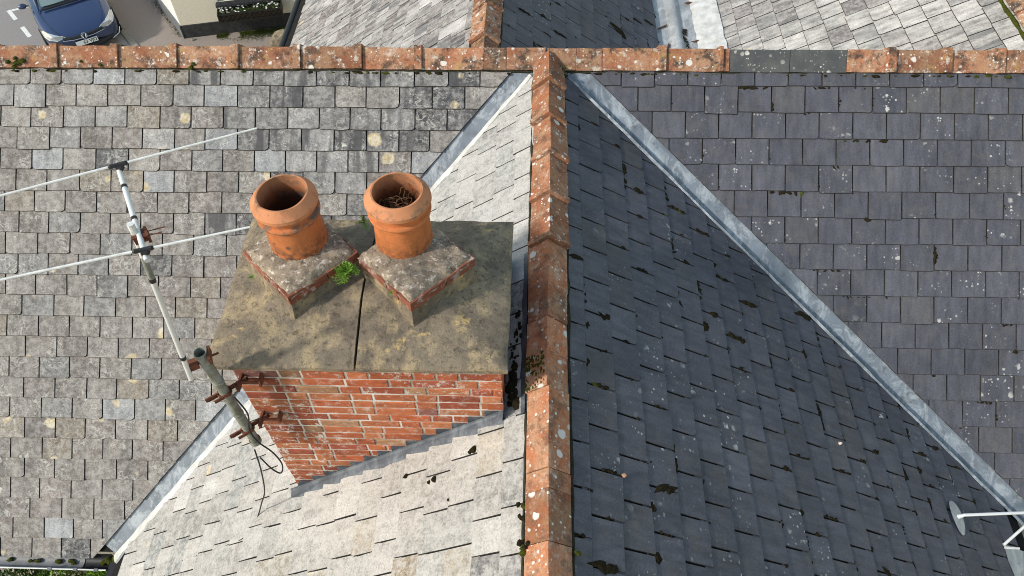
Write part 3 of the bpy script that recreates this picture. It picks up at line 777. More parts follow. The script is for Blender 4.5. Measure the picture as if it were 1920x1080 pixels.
# plinths set diagonally, with a brick course and mortar flaunching, then the pots
def plinth(cx, cyy, half, rotz, zb, zt, potc):
    Rz = Matrix.Rotation(rotz, 3, 'Z'); T = lambda p: Rz @ Vector(p) + Vector((cx, cyy, 0))
    mb = MB(); n = 10; hs = half - .002; V = []; 
    ring = [(-hs + 2 * hs * i / n, -hs) for i in range(n)] + [(hs, -hs + 2 * hs * i / n) for i in range(n)] + [(hs - 2 * hs * i / n, hs) for i in range(n)] + [(-hs, hs - 2 * hs * i / n) for i in range(n)]
    for lvl, (z, o) in enumerate(((zb, .016), (zb + .05, .010), (zt - .075, -.004), (zt - .02, -.022))):
        for (x, y) in ring:
            k = 1 + o / hs + .02 * mnoise.noise(Vector((x * 9, y * 9, z * 9 + cx)))
            mb.v.append(tuple(T((x * k, y * k, z))))
    m_ = len(ring)
    for l in range(3):
        for a in range(m_): b = (a + 1) % m_; mb.f.append((l * m_ + a, l * m_ + b, (l + 1) * m_ + b, (l + 1) * m_ + a))
    pl = under(chimney, mb.build('plinth', m_cap, smooth=True))
    for side in range(4):
        R2 = Rz @ Matrix.Rotation(side * math.pi / 2, 3, 'Z')
        for (a, b) in ((-half, .012), (.022, half - .10)):
            ln = b - a; m2 = MB().box((0, 0, 0), (ln, .10, .058), None, .003)
            o = m2.build('brick', m_brick); q_ = R2 @ Vector(((a + b) / 2, -half + .048, 0)) + Vector((cx, cyy, zt - .048))
            o.matrix_world = Matrix.Translation(q_) @ R2.to_4x4()
            k = rnd.uniform(.8, 1.05); o.color = (.25 * k, .09 * k, .055 * k, .5); _bricks.append(o)
    # flaunching on top
    nn = 30; V = []; F = []
    for j in range(nn + 1):
        for i in range(nn + 1):
            x = -half + 2 * half * i / nn; y = -half + 2 * half * j / nn
            e = min(half - abs(x), half - abs(y)); w_ = T((x, y, 0)); dpot = math.hypot(w_.x - potc[0], w_.y - potc[1])
            z = zt - .022 + .024 * min(1, e / .03) + .028 * max(0, min(1, (.30 - dpot) / .16))
            p = Vector((w_.x * 12, w_.y * 12, 3))
            z += .012 * mnoise.noise(p) + .008 * mnoise.noise(p * 3) + .005 * mnoise.noise(p * 7)
            ex = 1 + .012 + .03 * mnoise.noise(Vector((x * 20, y * 20, cx))) if e < .004 else 1
            if e < .004: z -= .012 + .02 * abs(mnoise.noise(Vector((x * 26, y * 26, cx + 4))))
            V.append(tuple(T((x * ex, y * ex, z))))
    for j in range(nn):
        for i in range(nn): F.append((j * (nn + 1) + i, j * (nn + 1) + i + 1, (j + 1) * (nn + 1) + i + 1, (j + 1) * (nn + 1) + i))
    under(chimney, obj('flaunching', V, F, m_flaunch, smooth=True))
PT = .578
PL1, PL2 = (-1.288, -2.492), (-.686, -2.525)
POT1, POT2 = (-1.29, -2.445), (-.752, -2.425)
plinth(PL1[0], PL1[1], .2105, R(45), .36, PT, POT1)
plinth(PL2[0], PL2[1], .2085, R(45.5), .36, PT, POT2)
for o in _bricks: under(chimney, o)
jo = jb.build('brick', m_brick); jo.color = (.36, .10, .05, .3); jo['kind'] = 'stuff'; under(chimney, jo)
def pot(c, mat, label, seed, tilt):
    mb = MB()
    prof = [(.118, -.02), (.119, .10), (.118, .22), (.118, .285), (.120, .302), (.129, .3025), (.1655, .266), (.1665, .250), (.1460, .243), (.1425, .236), (.1425, .206), (.1570, .202), (.1600, .194), (.1575, .186), (.1460, .180), (.1415, .172), (.1430, .12), (.1465, .06), (.150, .0), (.150, -.03)]
    prof = [(r * .985, z * 1.16) for r, z in prof]
    mb.lathe(prof, 56, (0, 0, 0), .0022)
    # worn nicks along the rim
    rs = random.Random(seed)
    for _ in range(5):
        a = rs.uniform(0, 6.28); r0 = rs.uniform(.008, .018)
        for i, v in enumerate(mb.v):
            if v[2] > .325 and math.hypot(v[0], v[1]) > .119:
                dd = abs((math.atan2(v[1], v[0]) - a + math.pi) % (2 * math.pi) - math.pi) * .13
                if dd < r0: mb.v[i] = (v[0], v[1], v[2] - .007 * (1 - dd / r0))
    mb.f = [tuple(reversed(f)) for f in mb.f]
    o = mb.build('chimney_pot', mat, smooth=True); o.data.set_sharp_from_angle(angle=R(24))
    o.matrix_world = Matrix.Translation((c[0], c[1], PT + .012)) @ Matrix.Rotation(R(tilt[0]), 4, 'X') @ Matrix.Rotation(R(tilt[1]), 4, 'Y')
    tag(under(chimney, o), label)
    fl = MB().lathe([(.001, 0), (.06, .004), (.1172, .0)], 40, (c[0], c[1], PT + .045)).build('flue', m_soot)
    under(chimney, fl); return o
pot(POT1, m_pot_a, 'left chimney pot, sooty round its foot', 3, (.6, -1.6))
pot(POT2, m_pot_b, 'right chimney pot, cleaner clay', 8, (0, .6))
# stepped flashing on the front face, cut to the courses
mb = MB(); ystep = CY0 - .006
z = CZT - BH; courses = []
while z > -1.5: courses.append(z); z -= BH
xs_of = lambda zz: zz / math.tan(BL)                       # x on the roof line for a height (negative)
top = [(CX1 + .002, zroof(CX1) + .16)]
for zc in courses:
    xa = xs_of(zc - .075)
    if xa > CX1 - .03 or xa < CX0 + .03: continue
    top.append((min(xa + .05, CX1 - .001), zc + .004)); top.append((xa - .05, zc - .002))
top.append((CX0 + .005, zroof(CX0) + .07))
low = [(CX0 - .004, zroof(CX0) - .01), (CX1 + .002, zroof(CX1) - .01)]
V = []; n = len(top)
for (x, zz) in top: V.append((x, ystep + rnd.uniform(-.003, .001), zz))
for (x, zz) in top: V.append((x, ystep - .004, zroof(x) - .01))
F = [(i, i + 1, n + i + 1, n + i) for i in range(n - 1)]
mb.add(V, [tuple(reversed(f)) for f in F])
fl = mb.build('lead_flashing', m_lead_dark); md = fl.modifiers.new('s', 'SOLIDIFY'); md.thickness = .003; md.offset = 1
under(chimney, fl)
mb = MB(); n = 44; V = []
for i in range(n + 1):
    x = CX0 - .03 + (CX1 + .05 - CX0) * i / n; zr = zroof(x)
    nz = Vector((-math.sin(BL), 0, math.cos(BL))); w = .038 + .008 * mnoise.noise(Vector((x * 9, 0, 0)))
    b = .010 + .004 * mnoise.noise(Vector((x * 14, 3, 0)))
    for (yo, h) in ((.0, .045), (-.008, .035), (-.018, b + .022), (-.026 - w * .4, b + .02), (-.03 - w, .018), (-.035 - w, .004)):
        p = Vector((x, CY0 - .010 + yo, zr)) + nz * h; V.append(tuple(p))
mb.v = V
for i in range(n):
    for j in range(5): mb.f.append((i * 6 + j, (i + 1) * 6 + j, (i + 1) * 6 + j + 1, i * 6 + j + 1))
under(chimney, mb.build('lead_apron', m_lead_dark, smooth=True))
# lead tray between the chimney and the ridge, and its back gutter
mb = MB(); n = 26
for i in range(n + 1):
    y = -3.06 + 1.12 * i / n
    for j, x in enumerate((-.105, -.14, -.19, -.225, -.236)):
        h = (.030, .020, .014, .03, .16)[j] + .006 * mnoise.noise(Vector((x * 20, y * 5, 0)))
        mb.v.append((x - h * math.sin(BL) * (0 if j == 4 else 1), y, zroof(x) + h * math.cos(BL)))
    if i:
        for j in range(4): mb.f.append(((i - 1) * 5 + j, (i - 1) * 5 + j + 1, i * 5 + j + 1, i * 5 + j))
under(chimney, mb.build('lead_tray', m_lead_dark, smooth=True))
mb = MB().add([(-.17, -3.05, zroof(.17) + .03), (-.235, -3.05, zroof(.235) + .03), (-.225, -3.12, zroof(.225) + .024), (-.175, -3.13, zroof(.175) + .024)], [(0, 1, 2, 3)])
under(chimney, mb.build('lead_tab', m_lead_pale))
mb = MB()
for i in range(46):
    y = rnd.uniform(-3.0, -2.35); x = -.185 + rnd.gauss(0, .018)
    if y < -2.72: sc = rnd.uniform(.014, .034)
    else: sc = rnd.uniform(.006, .016)
    blob(mb, (x, y, zroof(x) + .03), (sc, sc * 1.3, sc * .5))
under(chimney, tag(mb.build('moss', m_moss), kind='stuff'))

# ------------------------------------------------------------------ moss in the slate joints
def moss_on(roof, corners, density, zone, seed, size=1.0):
    rs = random.Random(seed); mb = MB(); mg = MB()
    for (u, s, h, w) in corners:
        clump = mnoise.noise(Vector((u * 1.15, s * 1.15, seed))) * .5 + .5
        d = density * zone(u, s) * max(.12, min(1.5, (clump - .28) * 3.2))
        if rs.random() > d: continue
        n = rs.choice((1, 1, 2, 3, 4, 6)); along = rs.random(); big = math.exp(rs.gauss(-.1, .38))
        t0 = rs.uniform(0, .9)
        for i in range(n):
            if along < .5: uu, ss = u + rs.gauss(0, .004), s - .006 - (t0 + i * .22 + rs.uniform(0, .2)) * .085
            elif along < .8: uu, ss = u + (rs.uniform(-.5, .5) * .35 + i * .2 * rs.choice((-1, 1))) * w * .5, s + .006 + rs.uniform(0, .006)
            else: uu, ss = u + rs.gauss(0, .014), s + rs.gauss(0, .012)
            a, b = rs.uniform(.005, .012) * size * big, rs.uniform(.008, .022) * size * big
            d_ = (a, b, .0075) if along < .5 else ((b, a, .0075) if along < .8 else (a * 1.3, a * 1.3, .009))
            blob(mg if rs.random() < .03 else mb, (uu, -ss, h - (.002 if along < .5 else .008)), d_, .6, rs.gauss(0, .5))
    o = mb.build('moss', m_moss, roof); o['kind'] = 'stuff'
    if mg.v: o = mg.build('moss', m_moss_green, roof); o['kind'] = 'stuff'
moss_on(roof_wing_right, cr_wing, 3.0, lambda u, s: .25 + .75 * min(1, s / 2.0) if s > .5 else .3, 5, 1.45)
moss_on(roof_main_right, cr_main, .5, lambda u, s: 1.0, 6, .95)
moss_on(roof_rear_right, cr_rear, .95, lambda u, s: 1.0, 7, 1.4)
# moss cushions on the ridge tiles and along their feet
mb = MB(); mg = MB()
for i in range(90):
    x = rnd.uniform(-4.4, 3.9)
    if abs(x) < .14: continue
    sc = rnd.uniform(.008, .02)
    blob(mg if rnd.random() < .35 else mb, (x, -.118 - rnd.uniform(0, .012), -.083), (sc * rnd.uniform(1, 2.2), sc * .8, sc * .6), .5)
for x, yy, sc in ((-4.20, -.095, .020), (-4.08, -.088, .024), (-4.14, -.075, .017), (-4.13, -.10, .026), (-4.15, -.12, .02), (-3.62, -.09, .013), (-3.47, -.108, .016), (-2.74, -.10, .017), (-2.76, -.12, .022)):
    blob(mg, (x, yy, TZ + .012 + yy * 1.02), (sc, sc, sc * .6), .35, 0, True)
for i in range(120):                               # the green patch on the wing ridge, left face
    y = rnd.uniform(-2.95, -2.74); t = rnd.random() ** 1.3; x = -.018 - t * .105
    sc = rnd.uniform(.004, .011)
    blob(mg, (x, y, TZ + .006 + x * .80), (sc, sc * 1.3, sc * .5), .6)
for y, x in ((-3.80, -.118), (-3.79, -.10), (-3.76, -.132), (-3.65, -.13), (-3.60, -.13), (-3.79, .128), (-.13, .09), (-.16, .10), (-.2, .115)):
    for _ in range(3):
        sc = rnd.uniform(.008, .018); blob(mb if rnd.random() < .6 else mg, (x + rnd.gauss(0, .008), y + rnd.gauss(0, .015), TZ - abs(x) * .81 + .006), (sc, sc, sc * .6), .5)
o = mb.build('moss', m_moss); tag(o, 'dark moss along the foot of the ridge tiles', 'moss', kind='stuff')
o = mg.build('moss', m_moss_green); tag(o, 'green moss cushions growing on the ridge tiles', 'moss', kind='stuff')
# moss tufts on the pale slope below the chimney
mb = MB()
for (y, x, sc) in ((-3.27, -.62, .022), (-3.28, -.65, .014), (-3.19, -.80, .020), (-3.17, -.40, .02), (-3.18, -.42, .012), (-3.42, -.52, .012)):
    blob(mb, (x, y, zroof(x) + .03), (sc, sc, sc * .6), .5)
tag(mb.build('moss', m_moss), 'small dark moss tufts on the pale slates below the chimney', 'moss', kind='stuff')

# ------------------------------------------------------------------ eaves gutter on the left, garden below
gt = empty('gutter', (0, -3.05, -2.70)); gt['label'] = 'grey plastic gutter under the left eave'; under(house, gt)
mb = MB(); n = 8; V = []; gx0, gx1 = -5.2, -3.72
def gutter_mesh(x0, x1, r, yc, zc, th=.003):
    mb = MB(); k = 9
    for x in (x0, x1):
        for rr in (r, r - th):
            for j in range(k):
                a = math.pi * (1 + j / (k - 1)); mb.v.append((x, yc + rr * math.cos(a), zc + rr * math.sin(a)))
    for j in range(k - 1):
        mb.f.append((j, j + 1, 2 * k + j + 1, 2 * k + j)); mb.f.append((k + j + 1, k + j, 3 * k + j, 3 * k + j + 1))
    for j in (0, k - 1): mb.f.append((j, k + j, 3 * k + j, 2 * k + j))
    return mb
under(gt, gutter_mesh(gx0, gx1, .062, -3.055, -2.675).build('channel', m_grey_gutter, smooth=True))
under(gt, gutter_mesh(gx1 - .04, -3.49, .066, -3.055, -2.677).build('outlet_section', m_black, smooth=True))
lip = MB().tube([(gx0, -3.117, -2.672), (-3.49, -3.121, -2.672)], .006, 6); under(gt, lip.build('lip', m_white_pole))
for x in (-3.95, -3.74, -3.57): under(gt, MB().box((x, -3.122, -2.672), (.03, .018, .022)).build('clip', m_grey_gutter))
mb = MB()
for x, yy, sc in ((-4.33, -3.04, .02), (-4.16, -3.05, .016), (-4.10, -3.045, .02), (-3.93, -3.05, .022), (-3.83, -3.04, .02), (-3.80, -3.06, .015), (-3.55, -3.04, .03)):
    blob(mb, (x, yy, -2.715), (sc * 1.3, sc, sc * .8), .5)
for x in (-3.52, -3.50, -3.47, -3.45): blob(mb, (x, -3.03 + rnd.uniform(-.03, .02), -2.70), (.026, .03, .024), .5)
tag(under(gt, mb.build('moss', m_moss_green)), kind='stuff')
# black strip painting the shade in the gap under the wing eave
under(house, MB().box((-3.46, -3.9, -2.735), (.05, 1.7, .10)).build('eaves_gap_strip', m_black))
def leaf_quad(mb, p, d, n_, l, w, fold=.25):
    d = Vector(d).normalized(); n_ = Vector(n_); s = d.cross(n_)
    if s.length < 1e-3: s = d.orthogonal()
    s.normalize(); up_ = s.cross(d).normalized(); p = Vector(p)
    mid = p + d * l * .5
    mb.add([p, mid + s * w / 2 + up_ * w * fold, p + d * l, mid - s * w / 2 + up_ * w * fold, mid], [(0, 4, 1), (1, 4, 2), (2, 4, 3), (3, 4, 0)])
def rvec(rs): 
    while True:
        v = Vector((rs.uniform(-1, 1), rs.uniform(-1, 1), rs.uniform(-1, 1)))
        if .05 < v.length < 1: return v.normalized()
def shrub(name, label, c, dims, n, mat, leaf, seed, matb=m_leaf_red, zg=G, cat='shrub'):
    rs = random.Random(seed); e = tag(empty(name, (c[0], c[1], zg)), label, cat, 'shrubs under the left eave')
    tr = MB()
    for i in range(7):
        a = rs.uniform(0, 6.28); h = c[2] - zg
        top = Vector((math.cos(a) * dims[0] * .6, math.sin(a) * dims[1] * .5, h + rs.uniform(-.3, .3) * dims[2]))
        tr.tube([(0, 0, 0), (top.x * .3, top.y * .3, h * .45), tuple(top)], [.02, .014, .004], 5)
    tr.build('trunk', matb, e)
    cr = MB()
    for i in range(n):
        v = rvec(rs) * (rs.random() ** .4); cl = mnoise.noise(Vector((v.x * 3 + seed, v.y * 3, v.z * 3)))
        if cl < -.22: continue
        p = Vector((v.x * dims[0], v.y * dims[1], v.z * dims[2] + c[2] - zg))
        d = (v + rvec(rs) * .9 + Vector((0, 0, .4))).normalized()
        leaf_quad(cr, p, d, rvec(rs), leaf * rs.uniform(.6, 1.3), leaf * .45 * rs.uniform(.7, 1.2))
    cr.build('crown', mat, e); return e
shrub('shrub', 'bright green leafy shrub under the gutter, nearest the valley foot', (-3.72, -3.0, -3.62), (.42, .27, .40), 5200, m_leaf, .055, 3)
shrub('shrub', 'bright green leafy shrub under the gutter, between two russet ones', (-4.42, -3.02, -3.78), (.24, .25, .34), 3000, m_leaf, .05, 4)
shrub('shrub', 'russet brown shrub under the middle of the left gutter', (-4.12, -3.05, -3.95), (.24, .27, .38), 2600, m_leaf_red, .05, 5)
shrub('shrub', 'dark green shrub at the far left under the gutter', (-4.75, -3.02, -3.75), (.22, .26, .40), 2800, m_leaf_dark, .05, 6)
mb = MB(); rs = random.Random(12)
for i in range(16):
    px_, py_, pz_ = rs.uniform(-4.9, -3.5), rs.uniform(-3.2, -3.0), rs.uniform(-3.45, -3.3)
    for k in range(4):
        a = k * 1.57 + rs.random(); leaf_quad(mb, (px_, py_, pz_), (math.cos(a), math.sin(a), .3), (0, 0, 1), .022, .016)
tag(mb.build('blossom', m_petal), 'scattered pale blossoms on the shrubs under the gutter', 'blossom', kind='stuff')
tag(obj('flower_bed', [(-6, -3.9, G + .02), (-3.2, -3.9, G + .02), (-3.2, -2.73, G + .02), (-6, -2.73, G + .02)], [(0, 1, 2, 3)], m_soil), kind='structure')

# ------------------------------------------------------------------ aerial, mast and cable
aer = tag(empty('television_aerial', (-1.64, -3.1, -.36)), 'H shaped aerial on a white mast clamped to an old pipe at the chimney corner', 'aerial')
def part(mb, name, mat, parent, smooth=False): return under(parent, mb.build(name, mat, None, smooth))
pipe_b, pipe_t = Vector((-1.636, -3.10, -.36)), Vector((-1.649, -3.10, .535))
mb = MB(); pd = (pipe_t - pipe_b)
# open tube with wall thickness
prof = [(.026, 0), (.026, .30), (.029, .302), (.029, .315), (.026, .317), (.026, .62), (.030, .622), (.030, .64), (.026, .642), (.026, .80), (.029, .82), (.031, pd.length), (.027, pd.length), (.024, .55)]
mb.lathe(prof, 24); mb.f = [tuple(reversed(f)) for f in mb.f] if False else mb.f
mb.v = [tuple(Vector(v) + pipe_b + Vector((pd.x * v[2] / pd.length, pd.y * v[2] / pd.length, 0))) for v in mb.v]
part(mb, 'pipe', m_pipe, aer, True)
part(MB().lathe([(.001, -.028), (.026, -.027), (.033, -.018), (.033, .012), (.03, .016)], 20, tuple(pipe_b)), 'pipe_cap', m_pipe, aer, True)
def bracket(z):
    c = pipe_b.lerp(pipe_t, (z - pipe_b.z) / pd.z)
    b = MB(); 
    rt = Matrix.Rotation(R(38), 3, 'Z')
    b.box((c.x + .005, c.y + .012, z), (.22, .008, .026), rt); b.box((c.x + .005 + .006, c.y + .012 + .010, z - .011), (.22, .022, .005), rt); b.box((c.x - .0, c.y - .036, z), (.085, .006, .022), rt)
    part(b, 'bracket', m_rust, aer)
    s_ = MB(); ring = [(c.x + .034 * math.cos(a * math.pi / 6), c.y + .034 * math.sin(a * math.pi / 6), z) for a in range(13)]
    s_.tube(ring, .006, 5, False); part(s_, 'strap', m_rust, aer)
    a_ = MB(); a_.box(((c.x + .06 - 1.49) / 2 + .0, -3.045, z + .005), (abs(-1.47 - c.x - .06), .008, .02)); a_.box((-1.475, -3.025, z - .002), (.012, .055, .045)); a_.box((c.x + .065, -3.04, z), (.012, .10, .035))
    part(a_, 'wall_arm', m_rust, aer)
bracket(.17); bracket(-.22)
mb = MB().box((-1.697, -3.135, .475), (.06, .04, .042), Matrix.Rotation(R(28), 3, 'Z')); mb.box((-1.612, -3.095, .505), (.012, .08, .045), Matrix.Rotation(R(20), 3, 'Z')); mb.tube([(-1.72, -3.12, .45), (-1.59, -3.06, .47)], .006, 5)
part(mb, 'clamp', m_rust, aer)
mast_b, mast_t = Vector((-1.716, -3.165, .40)), Vector((-1.628, -3.088, 1.375))
mb = MB(); mv = mast_t - mast_b
mb.tube([mast_b + mv * t for t in (0, .25, .5, .75, 1)], .0125, 14); part(mb, 'mast', m_white_pole, aer, True)
mb = MB()
for t in (.16, .70): part(MB().tube([mast_b + mv * t, mast_b + mv * (t + .022)], .0143, 12), 'tape_band', m_black, aer)
mb = MB().tube([mast_b + mv * .72, mast_b + mv * .85], .0132, 12); part(mb, 'stained_sleeve', m_pipe, aer)
ZA = 1.352
bA, bB = Vector((-1.545, -3.21, ZA - .005)), Vector((-1.812, -2.735, ZA + .01))
mb = MB().tube([bA + (bA - bB) * .02, bA.lerp(bB, .5), bB + (bB - bA) * .03], .0110, 12)
boom = part(mb, 'boom', m_white_pole, aer, True)
mb = MB()
for t in (.76, .40): q_ = bA.lerp(bB, t); part(MB().tube([q_, q_ + (bB - bA) * .03], .0126, 10), 'tape_band', m_black, aer)
mc = bA.lerp(bB, .25)
mb = MB().box(mc + Vector((.0, 0, -.012)), (.055, .040, .032), Matrix.Rotation(R(30), 3, 'Z'), .002); mb.box(mc + Vector((.026, .010, -.01)), (.010, .055, .042), Matrix.Rotation(R(30), 3, 'Z'))
mb.tube([mc + Vector((.02, -.012, 0)), mc + Vector((.085, .014, 0))], .0025, 5); mb.tube([mc + Vector((.025, .016, 0)), mc + Vector((.09, .042, 0))], .0025, 5)
part(mb, 'boom_clamp', m_rust, aer)
part(MB().tube([mast_t + Vector((0, 0, -.02)), mast_t + Vector((.002, .002, .03))], .014, 10), 'mast_tip', m_alloy, aer)
rdir1 = Vector((.535, .240, .0)).normalized(); rdir2 = Vector((.95, .306, 0)).normalized()
def element(c, d, right, left):
    a, b = c - d * left, c + d * right
    m1 = MB().tube([a, a.lerp(b, .3), a.lerp(b, .7), b], [.0048, .0055, .0055, .0042], 8)
    part(m1, 'rod', m_alloy, aer, True)
    j = MB().tube([c - d * .038, c - d * .030, c - d * .010, c + d * .010, c + d * .032, c + d * .040], [.006, .010, .009, .009, .010, .006], 8)
    j.box(c + Vector((.008, -.006, -.010)), (.022, .028, .022))
    part(j, 'insulator', m_black, aer)
element(bB + Vector((.004, 0, .018)), rdir1, .575, .62)
element(bA + (bB - bA) * .06 + Vector((0, 0, .018)), rdir2, .40, .62)
# coax cable: loop below the pipe and down over the slates
def on_wing(x, y, h=.014): return Vector((x, y, zroof(x))) + Vector((-math.sin(BL), 0, math.cos(BL))) * h
def smooth_path(P, n=8):
    out = []
    for i in range(len(P) - 1):
        p0, p1, p2, p3 = P[max(i - 1, 0)], P[i], P[i + 1], P[min(i + 2, len(P) - 1)]
        for j in range(n):
            t = j / n; out.append(.5 * ((2 * p1) + (p2 - p0) * t + (2 * p0 - 5 * p1 + 4 * p2 - p3) * t * t + (3 * p1 - p0 - 3 * p2 + p3) * t ** 3))
    out.append(P[-1]); return out
path = [Vector(p) for p in ((-1.585, -3.13, .17), (-1.575, -3.12, -.02), (-1.60, -3.14, -.16), (-1.585, -3.15, -.28), (-1.545, -3.14, -.43), (-1.53, -3.14, -.58), (-1.56, -3.15, -.68), (-1.60, -3.15, -.62), (-1.635, -3.14, -.50))]
cab = MB().tube(smooth_path(path), .0045, 6)
path = [Vector((-1.64, -3.14, -.40)), Vector((-1.66, -3.16, -.62)), Vector((-1.73, -3.15, -.95)), Vector((-1.83, -3.12, -1.22)), on_wing(-1.90, -3.10, .03), on_wing(-1.93, -3.19, .02), on_wing(-2.02, -3.24, .018), on_wing(-2.16, -3.245), on_wing(-2.32, -3.245), on_wing(-2.46, -3.25), on_wing(-2.60, -3.25)]
cab.tube(smooth_path(path), .0045, 6)
part(cab, 'cable', m_cable, aer, True)

# ------------------------------------------------------------------ plants on the chimney, nest in the pot
def weed(label, c, r, n, seed, mat=m_leaf):
    rs = random.Random(seed); e = tag(empty('weed', c), label, 'weed', 'weeds on the chimney top')
    mb = MB(); st = MB()
    for i in range(n):
        a = rs.uniform(0, 6.28); el = rs.uniform(.15, 1.3); ln = r * rs.uniform(.6, 1.15)
        d = Vector((math.cos(a) * math.cos(el), math.sin(a) * math.cos(el) - .25, math.sin(el)))
        tip = d * ln + Vector((0, 0, -.25 * ln)); midp = d * ln * .55
        st.tube([(0, 0, 0), tuple(midp), tuple(tip)], [.0022, .0016, .0008], 4)
        for k in range(6):
            t = .3 + .7 * k / 5; p = midp * (2 * t * (1 - t)) * 1.0 + tip * t * t + Vector((0, 0, 0)) * (1 - t)
            sd = d.cross(Vector((0, 0, 1))).normalized() * (1 if k % 2 else -1)
            leaf_quad(mb, p, (d + sd * 1.1), (0, 0, 1), r * .40 * rs.uniform(.7, 1.2), r * .12, .15)
        leaf_quad(mb, tip, d, (0, 0, 1), r * .35, r * .11, .15)
    st.build('stem', mat, e); mb.build('leaf', mat, e)
    return e
weed('leafy green weed growing in the gap between the two plinths', (-1.035, -2.595, .53), .062, 46, 2)
weed('small green weed at the back between the two pots', (-.985, -2.30, .575), .045, 12, 5)
weed('tiny weed on the left edge of the left plinth', (-1.50, -2.65, .545), .022, 8, 7)
weed('tiny weed on the near left edge of the right plinth', (-.78, -2.76, .575), .016, 7, 9)
rs = random.Random(21); mb = MB()
for i in range(52):
    a0 = rs.uniform(0, 6.28); r0 = rs.uniform(.02, .105); p = Vector((math.cos(a0) * r0, math.sin(a0) * r0, rs.uniform(-.03, .03))); d = rvec(rs); pts = []
    for k in range(9):
        pts.append(p.copy()); d = (d + rvec(rs) * .9).normalized(); p = p + d * .022
        rr = math.hypot(p.x, p.y)
        if rr > .108: p.x *= .108 / rr; p.y *= .108 / rr
        p.z = max(-.05, min(.075, p.z))
    mb.tube(smooth_path(pts, 3), .0016, 4)
for i in range(60): 
    a0 = rs.uniform(0, 6.28); r0 = rs.uniform(0, .10); blob(mb, (math.cos(a0) * r0, math.sin(a0) * r0, -.05), (.02, .02, .012), .5)
nest = mb.build('twig_nest', m_twig, loc=(POT2[0], POT2[1], PT + .235))
tag(nest, 'tangle of dry brown twigs inside the right chimney pot', 'nest')

# ------------------------------------------------------------------ white vent bracket and lead slate at the lower right
vb = tag(empty('roof_bracket', (2.93, -2.89, -1.80)), 'white tubular bracket on an oval lead patch, lower right of the wing', 'bracket')
wrz = lambda x: -math.tan(BR) * x
nwr = Vector((math.sin(BR), 0, math.cos(BR))); dwr = Vector((math.cos(BR), 0, -math.sin(BR)))
ctr = Vector((2.905, -2.885, wrz(2.905))); V = [tuple(ctr + nwr * .034)]
for i in range(28):
    a = 2 * math.pi * i / 28; e = 1 + .04 * math.sin(3 * a)
    V.append(tuple(ctr + dwr * (.062 * math.cos(a) * e) + Vector((0, 1, 0)) * (.125 * math.sin(a) * e) + nwr * (.026 + .003 * math.cos(2 * a))))
part(MB().add(V, [(0, 1 + i, 1 + (i + 1) % 28) for i in range(28)]), 'lead_patch', m_lead_pale, vb, True)
a = ctr + dwr * .0 + Vector((0, .0, 0)) + nwr * .03
part(MB().tube([a - nwr * .02, a + Vector((.03, 0, .035)), a + Vector((.4, .02, .045)), a + Vector((1.0, .05, .05))], [.018, .011, .011, .011], 10), 'arm', m_white_pole, vb, True)
b = Vector((3.22, -3.05, -1.86))
part(MB().tube([b + Vector((.16, .12, .07)), b + Vector((.01, .01, .0)), b + Vector((.02, -.005, -.012)), b + Vector((.12, -.005, -.02))], [.010, .010, .010, .009], 10), 'stay', m_white_pole, vb, True)
# lead/cement patch and moss at the very foot of the right valley
mb = MB(); V = []
for i in range(9):
    for j in range(7):
        x = 3.33 + .5 * i / 8; y = -2.98 - .7 * j / 6
        V.append((x + .02 * mnoise.noise(Vector((x * 5, y * 5, 0))), y, wrz(x) + .03 + .008 * mnoise.noise(Vector((x * 9, y * 9, 2)))))
for i in range(8):
    for j in range(6): mb.f.append((i * 7 + j, i * 7 + j + 1, (i + 1) * 7 + j + 1, (i + 1) * 7 + j))
mb.v = V
tag(under(house, mb.build('lead_saddle', m_lead_pale, smooth=True)), 'pale lead saddle at the foot of the right valley')
# chips of broken terracotta lying on the dark slates
for i, (y, x, lab) in enumerate(((-3.33, .40, 'small orange tile chip on the dark slates beside the wing ridge'), (-2.62, 1.98, 'small red tile chip among the mossy dark slates near the right valley'))):
    mb = MB(); blob(mb, (0, 0, 0), (.016, .012, .006), .6)
    tag(mb.build('tile_chip', m_tile_bright, loc=(x, y, wrz(x) + .028)), lab, 'tile chip')

# ------------------------------------------------------------------ lead box gutter and the neighbouring roof behind
GZ = -1.567
mb = MB(); n = 40; prof = [(1.16, .035), (1.22, .015), (1.28, .0), (1.40, .0), (1.43, .03), (1.455, .055), (1.485, .06), (1.515, .055), (1.54, .03), (1.57, .004), (1.66, .0), (1.75, .008)]
for i in range(n + 1):
    y = 1.6 + 5.2 * i / n
    for j, (x, h) in enumerate(prof): mb.v.append((x, y, GZ - .03 + h + .006 * mnoise.noise(Vector((x * 6, y * 3, 0)))))
    if i:
        m_ = len(prof)
        for j in range(m_ - 1): mb.f.append(((i - 1) * m_ + j, (i - 1) * m_ + j + 1, i * m_ + j + 1, i * m_ + j))
tag(under(house, mb.build('lead_gutter', m_lead_pale, smooth=True)), 'lead lined box gutter behind the ridge')
mb = MB(); prof = [(1.70, -.01), (1.735, .012), (1.80, .03), (1.87, .055), (1.94, .075), (1.985, .085), (2.0, .03)]
for i in range(n * 3 + 1):
    y = 1.6 + 5.2 * i / (n * 3)
    for j, (x, h) in enumerate(prof): mb.v.append((x + .014 * mnoise.noise(Vector((y * 7, j * .2, 4))), y, GZ - .01 + h + .010 * mnoise.noise(Vector((y * 13, j * .35, 8)))))
    if i:
        m_ = len(prof)
        for j in range(m_ - 1): mb.f.append(((i - 1) * m_ + j, (i - 1) * m_ + j + 1, i * m_ + j + 1, i * m_ + j))
tag(under(house, mb.build('mortar_fillet', m_white_mortar, smooth=True)), 'white wavy mortar band along the lead gutter')
NB = R(30); NRX = 4.17; NRZ = GZ + (NRX - 1.944) * math.tan(NB)
